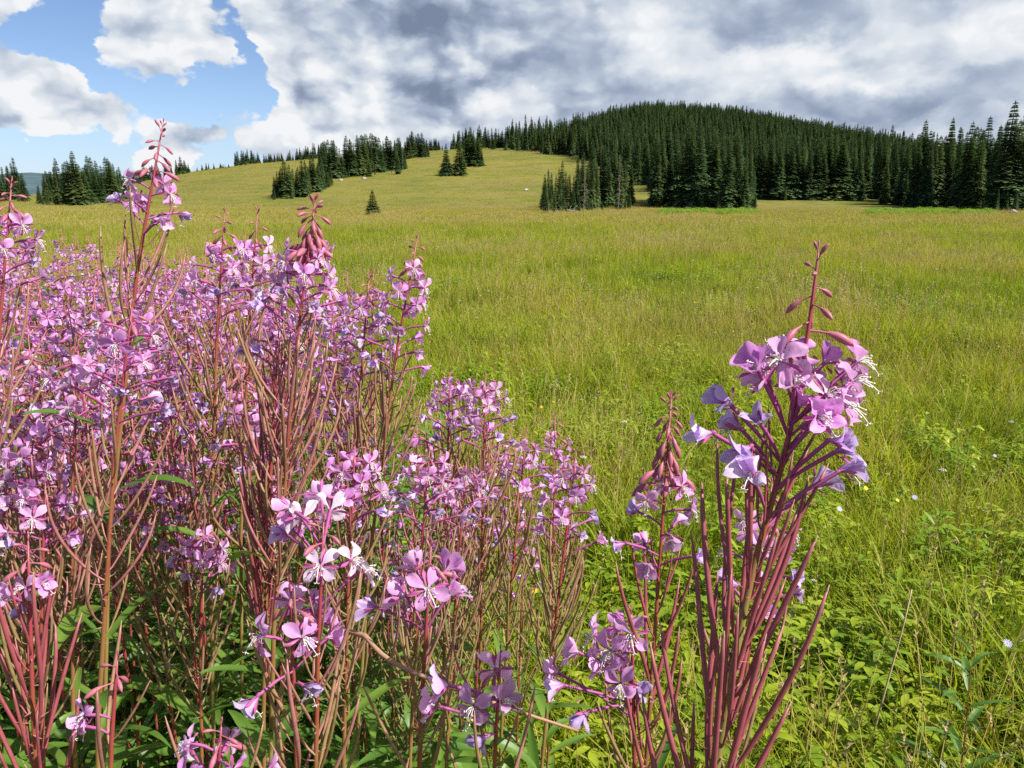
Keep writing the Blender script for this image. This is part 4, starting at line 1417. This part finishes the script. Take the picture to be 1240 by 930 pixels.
# ---- the rest of the patch, row after row
def filler():
    rn = random.Random(21)
    rows = []      # (row name, list of (px, py, d))
    def row(name, x0, x1, n, py0, py1, d0, d1, **kw):
        L = []
        for i in range(n):
            px = x0 + (x1 - x0) * (i + rn.uniform(.1, .9)) / n
            L.append((px, rn.uniform(py0, py1), rn.uniform(d0, d1)))
        rows.append((name, L, kw))
    row('the rearmost row', -60, 330, 22, 278, 318, 1.75, 2.3)
    row('the second rearmost row', -90, 430, 24, 290, 345, 1.3, 1.7)
    row('the middle row', -110, 470, 20, 305, 375, .98, 1.28)
    row('the near row', -140, 410, 11, 340, 440, .78, .96)
    row('the lower left tier', -120, 240, 10, 430, 560, .78, 1.15)
    row('the right border tier', 470, 680, 9, 500, 640, .85, 1.25)
    row('the thin centre tier', 260, 560, 8, 470, 620, .9, 1.2)
    n = 0
    for name, L, kw in rows:
        for i, (px, py, d) in enumerate(L):
            tip = at(px, py, d)
            lean = Vector((rn.uniform(-.05, .02), rn.uniform(-.03, .05), 0))
            root = Vector((tip.x, tip.y, 0)) + lean
            bud = rn.random()
            nf = rn.randint(14, 21)
            open_ = rn.uniform(.4, .8)
            look = ('with open blooms' if open_ < .45 else 'half withered') + (' and long bud tip' if bud > .6 else '')
            lab = 'fireweed %s, %s from left in %s' % (look, ORD[i + 1], name)
            fireweed(tip, [], lab, GP, detail=False, Lb=.055 if bud > .6 else .034, Lf=rn.uniform(.09, .15), Lp=rn.uniform(.18, .3), nb=16 if bud > .6 else 9,
                     nf=nf, npd=rn.randint(20, 34), nl=20, wilt=open_, fs=rn.uniform(.56, .70), seed=200 + n, root=root, base_r=.0018, bud_len=.016, pod_s=rn.uniform(.95, 1.2))
            n += 1


filler()
# ------------------------------------------------------------------ grass and herbs of the meadow
def blade(mb, base, az, h, w, lean, mi, rn, segs=3):
    d = Vector((math.cos(az), math.sin(az), 0)); s = Vector((-d.y, d.x, 0))
    rot = rn.uniform(-1.2, 1.2)
    s = s * math.cos(rot) + d * math.sin(rot)
    rows = []
    for i in range(segs + 1):
        t = i / segs
        a = lean * t * t
        c = base + d * (h * (0.12 * t + a * 0.75)) + Vector((0, 0, h * (t - 0.42 * lean * t * t * t)))
        ww = w * 0.5 * (1.0 - t ** 2.2) + 0.0002
        rows.append([c - s * ww, c + s * ww])
    mb.grid(rows, mi)
    return rows[-1][0]


def tuft(seed, n, rad, h0, h1, w, lean, yellow=.2, heads=0, segs=3, head_l=.05):
    rn = random.Random(seed); mb = MB()
    for i in range(n):
        a = rn.uniform(0, 6.28); r = rad * math.sqrt(rn.random())
        b = Vector((math.cos(a) * r, math.sin(a) * r, -.02))
        blade(mb, b, rn.uniform(0, 6.28), rn.uniform(h0, h1), w * rn.uniform(.6, 1.3), rn.uniform(.1, lean), 1 if rn.random() < yellow else 0, rn, segs)
    for i in range(heads):
        a = rn.uniform(0, 6.28); r = rad * math.sqrt(rn.random())
        b = Vector((math.cos(a) * r, math.sin(a) * r, -.02))
        h = h1 * rn.uniform(1.0, 1.35)
        dx, dy = rn.uniform(-.12, .12), rn.uniform(-.12, .12)
        pts = [b, b + Vector((dx * .25 * h, dy * .25 * h, h * .5)), b + Vector((dx * h, dy * h, h))]
        mb.tube(pts, [w * .22, w * .2, w * .14], 3, 1)
        e = pts[-1]; dr = (pts[-1] - pts[-2]).normalized()
        hl = head_l * rn.uniform(.7, 1.3)
        for k in range(7):
            q = e + dr * (hl * k / 7)
            o_ = Vector((rn.uniform(-1, 1), rn.uniform(-1, 1), .8)).normalized() * (hl * .28)
            s_ = o_.orthogonal().normalized() * (hl * .06)
            i0 = len(mb.v); mb.v.extend([q - s_, q + s_, q + o_]); mb.face((i0, i0 + 1, i0 + 2), 2)
    return mb.mesh('grass_tuft', [M_GRASS, M_GRASS2, M_HEAD])


def oval_leaf(mb, base, d, L, W, mi, rn):
    s = d.cross(Vector((0, 0, 1)))
    s = s.normalized() if s.length > 1e-4 else Vector((1, 0, 0))
    n = s.cross(d).normalized()
    fold = rn.uniform(.1, .45); droop = rn.uniform(.1, .6)
    rows = []
    for i in range(6):
        t = i / 5
        w = W * .5 * (math.sin(math.pi * (t * .93 + .03)) ** .75)
        c = base + d * (L * t) - Vector((0, 0, droop * L * t * t))
        rows.append([c - s * w + n * w * fold, c, c + s * w + n * w * fold])
    mb.grid(rows, mi)


def herb(seed, n, h, L, W, spread):
    rn = random.Random(seed); mb = MB()
    for i in range(n):
        a = i * 2.4 + rn.uniform(-.4, .4)
        r = spread * math.sqrt(rn.random())
        hh = h * rn.uniform(.35, 1.0)
        top = Vector((math.cos(a) * r, math.sin(a) * r, hh))
        b = Vector((math.cos(a) * r * .3, math.sin(a) * r * .3, -.02))
        mb.tube([b, b.lerp(top, .5) + Vector((0, 0, .02)), top], .0011, 3, 0, cap=False)
        for k in range(rn.choice((1, 3, 3, 5))):
            aa = a + (k - 1) * rn.uniform(.8, 1.3)
            d = Vector((math.cos(aa), math.sin(aa), rn.uniform(-.05, .7))).normalized()
            oval_leaf(mb, top - Vector((0, 0, .012 * k)), d, L * rn.uniform(.6, 1.15), W * rn.uniform(.7, 1.15), 0, rn)
    return mb.mesh('herb', [M_HERB])


def shoot(seed, h, nl):
    """leafy young fireweed without flowers"""
    rn = random.Random(seed); mb = MB()
    top = Vector((rn.uniform(-.06, .06), rn.uniform(-.06, .06), h))
    pts = [Vector((0, 0, -.02)), top * .5 + Vector((rn.uniform(-.02, .02), 0, 0)), top]
    st = Stem(pts)
    mb.tube(st.p[::3] + [st.p[-1]], [.0025 - .0018 * i / len(st.p[::3]) for i in range(len(st.p[::3]) + 1)], 5, 1)
    a = rn.uniform(0, 6)
    for i in range(nl):
        p, t = st.at(.005 + st.L * .85 * (i / nl) ** 1.1)
        a += GOLD
        x = Vector((math.cos(a), math.sin(a), 0))
        mb.add(LEAF_MB[rn.randrange(len(LEAF_MB))], radial_frame(p, x, t, (.45 + .65 * min(1, i / nl * 3)) * rn.uniform(.8, 1.15)))
    return mb.mesh('leafy_shoot', [M_LEAF, M_STEM])


def place(rn, n, r0, r1, amax=.92, power=1.0):
    a = rn.uniform(-amax, amax, n)
    r = np.sqrt(rn.uniform(r0 ** 2, r1 ** 2, n))
    x = np.sin(a) * r; y = np.cos(a) * r
    return x, y, terrain(x, y), r


def in_patch(x, y):
    return (y > .55) & (y < 2.7) & (x < .10 - .11 * y) & (x > -.95 * y - .2)


def value_noise(x, y, s, seed=0):
    rn = np.random.default_rng(seed)
    g = rn.random((64, 64))
    u = np.asarray(x) / s + 1000.0; v = np.asarray(y) / s + 1000.0
    i = np.floor(u).astype(int); j = np.floor(v).astype(int)
    fu = u - i; fv = v - j
    fu = fu * fu * (3 - 2 * fu); fv = fv * fv * (3 - 2 * fv)
    a = g[i % 64, j % 64]; b = g[(i + 1) % 64, j % 64]; c = g[i % 64, (j + 1) % 64]; d = g[(i + 1) % 64, (j + 1) % 64]
    return (a * (1 - fu) + b * fu) * (1 - fv) + (c * (1 - fu) + d * fu) * fv


def rots(rn, n, tilt=.12):
    q = np.zeros((n, 3)); q[:, 0] = rn.normal(0, tilt, n); q[:, 1] = rn.normal(0, tilt, n); q[:, 2] = rn.uniform(0, 6.283, n)
    return q


def build_grass():
    rn = np.random.default_rng(9)
    near = [source('tuft', tuft(100 + k, 20, .07, .14, .33, .0052, 1.0, y, hd, 3, .028)) for k, (y, hd) in enumerate(((.06, 0), (.10, 0), (.2, 1), (.12, 0), (.40, 2)))]
    mid = [source('tuft', tuft(120 + k, 36, .17, .14, .32, .0068, .9, y, hd, 2, .042)) for k, (y, hd) in enumerate(((.12, 0), (.22, 1), (.38, 2), (.6, 4)))]
    far = [source('tuft', tuft(140 + k, 70, .55, .08, .20, .016, .8, y, hd, 2, .06)) for k, (y, hd) in enumerate(((.35, 2), (.6, 5), (.85, 12)))]
    src = near + mid + far
    P, RO, S, I = [], [], [], []

    def lay(n, r0, r1, lib, off, smin, smax, amax=.92, keep=None):
        x, y, z, r = place(rn, n, r0, r1, amax)
        ok = np.ones(n, bool) if keep is None else keep(x, y, r)
        x, y, z, r = x[ok], y[ok], z[ok], r[ok]
        m = len(x)
        v = value_noise(x, y, 1.1, 3) * .6 + value_noise(x, y, 4.5, 4) * .4 + rn.normal(0, .13, m)
        k = np.clip(((v - .15) / .75 * len(lib)).astype(int), 0, len(lib) - 1)
        hs = .34 + .80 * value_noise(x, y, .40, 8) + .55 * value_noise(x, y, 1.5, 18)
        P.append(np.stack([x, y, z], 1)); RO.append(rots(rn, m)); S.append(rn.uniform(smin, smax, m) * hs); I.append(k + off)

    lay(5200, .85, 3.2, near, 0, .75, 1.15, 1.0, lambda x, y, r: (rn.random(len(x)) < np.where(in_patch(x, y), .22, 1)) & (rn.random(len(x)) < np.where((x > .3) & (y < 2.0), .65, 1)))
    lay(9000, 3.0, 7.5, near, 0, .8, 1.2)
    lay(12000, 7.0, 18, mid, 5, .8, 1.15)
    lay(14000, 17, 38, mid, 5, .85, 1.3)
    lay(16000, 36, 100, far, 9, .8, 1.2, .80, lambda x, y, r: rn.random(len(x)) < np.clip(1.4 - r / 90, .15, 1))
    lay(11000, 96, 340, far, 9, .9, 1.7, .62, lambda x, y, r: (r < np.interp(np.arctan2(x, y), _fine, _rf)) & (project(x, y, terrain(x, y))[0] < 800))
    P, RO, S, I = np.concatenate(P), np.concatenate(RO), np.concatenate(S), np.concatenate(I)
    o = scatter('meadow_grass', P, RO, S, I, src)
    tag(o, 'tall sunlit meadow grass with straw-coloured seed heads', 'grass', kind='stuff')


def build_herbs():
    rn = np.random.default_rng(12)
    lib = [herb(1, 16, .16, .045, .026, .10), herb(2, 20, .22, .052, .024, .12), herb(3, 14, .12, .060, .040, .09), herb(4, 18, .28, .050, .018, .12), herb(5, 26, .40, .055, .026, .15), herb(6, 24, .44, .075, .020, .14)]
    src = [source('herb', m) for m in lib]
    P, S, I = [], [], []
    for n, r0, r1, f in ((1500, .85, 2.2, lambda x, y: np.where(x > .12, 1, .5)), (3000, 2.0, 5.0, lambda x, y: np.clip(value_noise(x, y, .7, 31) * 2.4 - .75, 0, 1)), (5000, 5, 13, lambda x, y: np.clip(value_noise(x, y, 1.1, 32) * 2.6 - .95, 0, 1))):
        x, y, z, r = place(rn, n, r0, r1)
        ok = rn.random(n) < f(x, y)
        x, y, z = x[ok], y[ok], z[ok]
        P.append(np.stack([x, y, z], 1)); S.append(rn.uniform(.55, 1.0, len(x)) * (1.0 if r1 < 2.5 else .72)); I.append(rn.integers(0, 4, len(x)) if r1 < 2.5 else rn.choice(6, len(x), p=[.16, .16, .16, .16, .24, .12]))
    P, S, I = np.concatenate(P), np.concatenate(S), np.concatenate(I)
    o = scatter('ground_cover', P, rots(rn, len(P), .1), S, I, src)
    tag(o, 'low leafy herbs between the grass blades', 'ground cover', kind='stuff')
    # leafy undergrowth between the fireweed stalks
    sh = [source('shoot', shoot(k, .55 + .09 * (k % 6), 34 + 3 * (k % 6))) for k in range(6)]
    n = 800
    x = rn.uniform(-2.6, .12, n); y = rn.uniform(.75, 2.7, n)
    ok = in_patch(x, y) & ((x < -.13 * y - .02) & (y > .95))
    x, y = x[ok], y[ok]
    o = scatter('undergrowth', np.stack([x, y, terrain(x, y)], 1), rots(rn, len(x), .1), rn.uniform(.85, 1.35, len(x)) * np.clip(1.35 - .35 * y, .55, 1.0), rn.integers(0, 6, len(x)), sh)
    tag(o, 'dark green willow-like leaves filling the foot of the fireweed patch', 'undergrowth', kind='stuff')


def bloom_mesh(kind, seed, h=.34):
    rn = random.Random(seed); mb = MB()
    top = Vector((rn.uniform(-.05, .05), rn.uniform(-.05, .05), h))
    mb.tube([Vector((0, 0, -.02)), top * .5 + Vector((.01, 0, 0)), top], [.0011, .001, .0008], 4, 0)
    if kind == 'yarrow':
        for k in range(12):
            a = k * 2.4; r = .0045 * math.sqrt(k)
            c = top + Vector((math.cos(a) * r, math.sin(a) * r, .012 - r * .3))
            mb.tube([top - Vector((0, 0, .02)), c], .0004, 3, 0, cap=False)
            mb.tube([c, c + Vector((0, 0, .002)), c + Vector((0, 0, .004))], [.0015, .0036, .001], 5, 1)
    else:
        n = 11 if kind == 'aster' else 8
        L = .011 if kind == 'aster' else .009
        nrm = Vector((rn.uniform(-.3, .3), -.45, .8)).normalized()
        X = nrm.orthogonal().normalized(); Y = nrm.cross(X)
        for k in range(n):
            a = 2 * math.pi * k / n
            d = X * math.cos(a) + Y * math.sin(a); s = -X * math.sin(a) + Y * math.cos(a)
            w = L * (.26 if kind == 'aster' else .45)
            rows = []
            for t, ww in ((.2, .5), (.6, 1), (.9, .9), (1.0, .4)):
                c = top + d * L * t + nrm * (.002 * math.sin(t * 2))
                rows.append([c - s * w * ww * .5, c + s * w * ww * .5])
            mb.grid(rows, 1)
        mb.tube([top - nrm * .002, top + nrm * .001, top + nrm * .0025], [.0012, .0030, .0014], 7, 2)
    return mb


def build_meadow_flowers():
    rn = np.random.default_rng(15)
    src = [source('bloom', bloom_mesh('yarrow', 1, .36).mesh('yarrow', [M_GRASS, M_WHITE])), source('bloom', bloom_mesh('yarrow', 2, .30).mesh('yarrow', [M_GRASS, M_WHITE])),
           source('bloom', bloom_mesh('daisy', 3, .34).mesh('daisy', [M_GRASS, M_YELLOW, M_YELLOW])), source('bloom', bloom_mesh('aster', 4, .36).mesh('aster', [M_GRASS, M_BLUE, M_YELLOW])),
           source('bloom', bloom_mesh('yarrow', 5, .38).mesh('yarrow', [M_GRASS, M_HEAD]))]
    P, S, I = [], [], []
    for n, r0, r1, s0 in ((110, 1.7, 4.0, .85), (480, 3.5, 9, .9), (1300, 8, 20, 1.15), (1300, 18, 45, 1.5)):
        x, y, z, r = place(rn, n, r0, r1, .85)
        ok = (~in_patch(x, y)) & (rn.random(n) < .25 + value_noise(x, y, 2.2, 41))
        x, y, z = x[ok], y[ok], z[ok]
        P.append(np.stack([x, y, z], 1)); S.append(rn.uniform(.6, .95, len(x)) * s0)
        I.append(rn.choice(5, len(x), p=[.16, .12, .20, .10, .42]))
    P, S, I = np.concatenate(P), np.concatenate(S), np.concatenate(I)
    o = scatter('meadow_wildflowers', P, rots(rn, len(P), .1), S, I, src)
    tag(o, 'tiny white, yellow and bluish blooms sprinkled through the grass', 'wildflowers', kind='stuff')


def single_bloom(px, py, kind, m1, m2, lab, cat, name):
    """a bloom on a stem of its own; its head is seen at that spot above the grass"""
    v = ray(px, py)
    hgt = .40
    k = (hgt - EYE) / v.z
    head = CAM + v * k
    for _ in range(4):
        k = (tz(head.x, head.y) + hgt - EYE) / v.z
        head = CAM + v * k
    g0 = tz(head.x, head.y)
    mb = bloom_mesh(kind, int(px), hgt)
    st = MB(); hd = MB()
    for f, m, u in zip(mb.f, mb.m, mb.uv):
        tgt = st if m == 0 else hd
        i0 = len(tgt.v)
        tgt.v.extend([mb.v[i] for i in f]); tgt.face(tuple(range(i0, i0 + len(f))), max(0, m - 1), u)
    o = empty(name, (head.x, head.y, g0))
    o.scale = (.8, .8, 1.0)
    tag(o, lab, cat)
    link('stem', st.mesh('bloom_stem', [M_GRASS]), o)
    link('blossom', hd.mesh('blossom', [m1, m2]), o)


build_grass()
build_herbs()
build_meadow_flowers()
for a in ((1228, 771, 'aster', M_BLUE, M_YELLOW, 'blue aster low in the grass by the right picture edge', 'wildflower', 'blue_aster'),
          (1001, 611, 'aster', M_BLUE, M_YELLOW, 'blue aster just right of the closest fireweed pods', 'wildflower', 'blue_aster'),
          (1107, 606, 'aster', M_BLUE, M_YELLOW, 'blue aster beside a white bloom in the grass right of the closest fireweed', 'wildflower', 'blue_aster'),
          (1143, 577, 'yarrow', M_WHITE, M_WHITE, 'white yarrow bloom up the grass from the blue aster', 'wildflower', 'white_yarrow'),
          (1039, 588, 'daisy', M_YELLOW, M_YELLOW, 'orange-yellow bloom at the right of the lilac withered flowers', 'wildflower', 'yellow_daisy'),
          (647, 496, 'daisy', M_YELLOW, M_YELLOW, 'yellow bloom in the grass right of the flat-topped fireweed', 'wildflower', 'yellow_daisy'),
          (639, 718, 'daisy', M_YELLOW, M_YELLOW, 'yellow bloom low between the fan of pods and the patch', 'wildflower', 'yellow_daisy'),
          (756, 512, 'yarrow', M_WHITE, M_WHITE, 'white bloom left of the long hanging bud cone', 'wildflower', 'white_yarrow'),
          (712, 557, 'yarrow', M_WHITE, M_WHITE, 'white bloom above the airy fireweed tip', 'wildflower', 'white_yarrow')):
    single_bloom(*a)


def dry_stalk():
    p = [at(1104, 714, 1.62), at(1097, 745, 1.61), at(1085, 790, 1.62), at(1068, 850, 1.63)]
    root = Vector((p[-1].x - .02, p[-1].y + .02, 0)); root.z = tz(root.x, root.y)
    b = MB(); st = Stem([Vector((0, 0, -.03))] + [q - root for q in p[::-1]])
    b.tube(st.p[::2], [.0023 - .0009 * i / len(st.p[::2]) for i in range(len(st.p[::2]))], 6)
    o = link('dry_stalk', b.mesh('dry_stalk', [M_STRAW])); o.location = root
    tag(o, 'bent straw-coloured dry stalk sticking up from the green herbs at lower right', 'dry stalk')


dry_stalk()


def leafy_herb(px, py, d, h, lab, seed):
    t = at(px, py, d)
    o = empty('leafy_herb', (t.x, t.y, tz(t.x, t.y)))
    tag(o, lab, 'plant')
    me = shoot(seed, t.z - o.location.z, 22)
    st = MB(); lf = MB()
    vs = [v.co.copy() for v in me.vertices]
    for p in me.polygons:
        tgt = lf if p.material_index == 0 else st
        i0 = len(tgt.v); tgt.v.extend([vs[i] for i in p.vertices]); tgt.face(tuple(range(i0, i0 + len(p.vertices))), 0)
    link('stem', st.mesh('herb_stem', [M_STEM]), o)
    link('foliage', lf.mesh('herb_foliage', [M_LEAF]), o)
    bpy.data.meshes.remove(me)


leafy_herb(1178, 800, 1.45, .4, 'upright leafy herb with a brown stem in the dark gap at lower right', 5)


def build_shrubs():
    rn = np.random.default_rng(44)
    m = plant_mat('shrub_leaf', [(0.14, 0.28, 0.02), (0.20, 0.36, 0.025), (0.28, 0.42, 0.03)], .45, .5, .3, 5, (1, 1, .5), .4)
    lib = []
    for k in range(3):
        r2 = random.Random(k); mb = MB()
        for i in range(420):
            a = r2.uniform(0, 6.28); e = math.asin(r2.random()); rr = r2.uniform(.55, 1) ** .6
            c = Vector((math.cos(a) * math.cos(e) * rr, math.sin(a) * math.cos(e) * rr, math.sin(e) * rr * .7))
            d = Vector((r2.uniform(-1, 1), r2.uniform(-1, 1), r2.uniform(-.3, 1))).normalized()
            oval_leaf(mb, c, d, .16, .08, 0, r2)
        lib.append(source('shrub', mb.mesh('shrub', [m])))
    P = []
    for x0, x1, n, y0, y1 in ((800, 918, 130, 255.5, 260), (1050, 1200, 190, 254.5, 260), (870, 915, 30, 255, 259)):
        for _ in range(n):
            px = rn.uniform(x0, x1)
            P.append(tuple(ground_hit(px, rn.uniform(y0, y1))))
    P = np.array(P)
    P[:, 2] -= .1
    o = scatter('low_shrubs', P, rots(rn, len(P), .05), rn.uniform(.3, .75, len(P)), rn.integers(0, 3, len(P)), lib)
    tag(o, 'bright green low shrubs along the foot of the conifer stands', 'shrubs', kind='stuff')


build_shrubs()
print('objects', len(scene.objects))
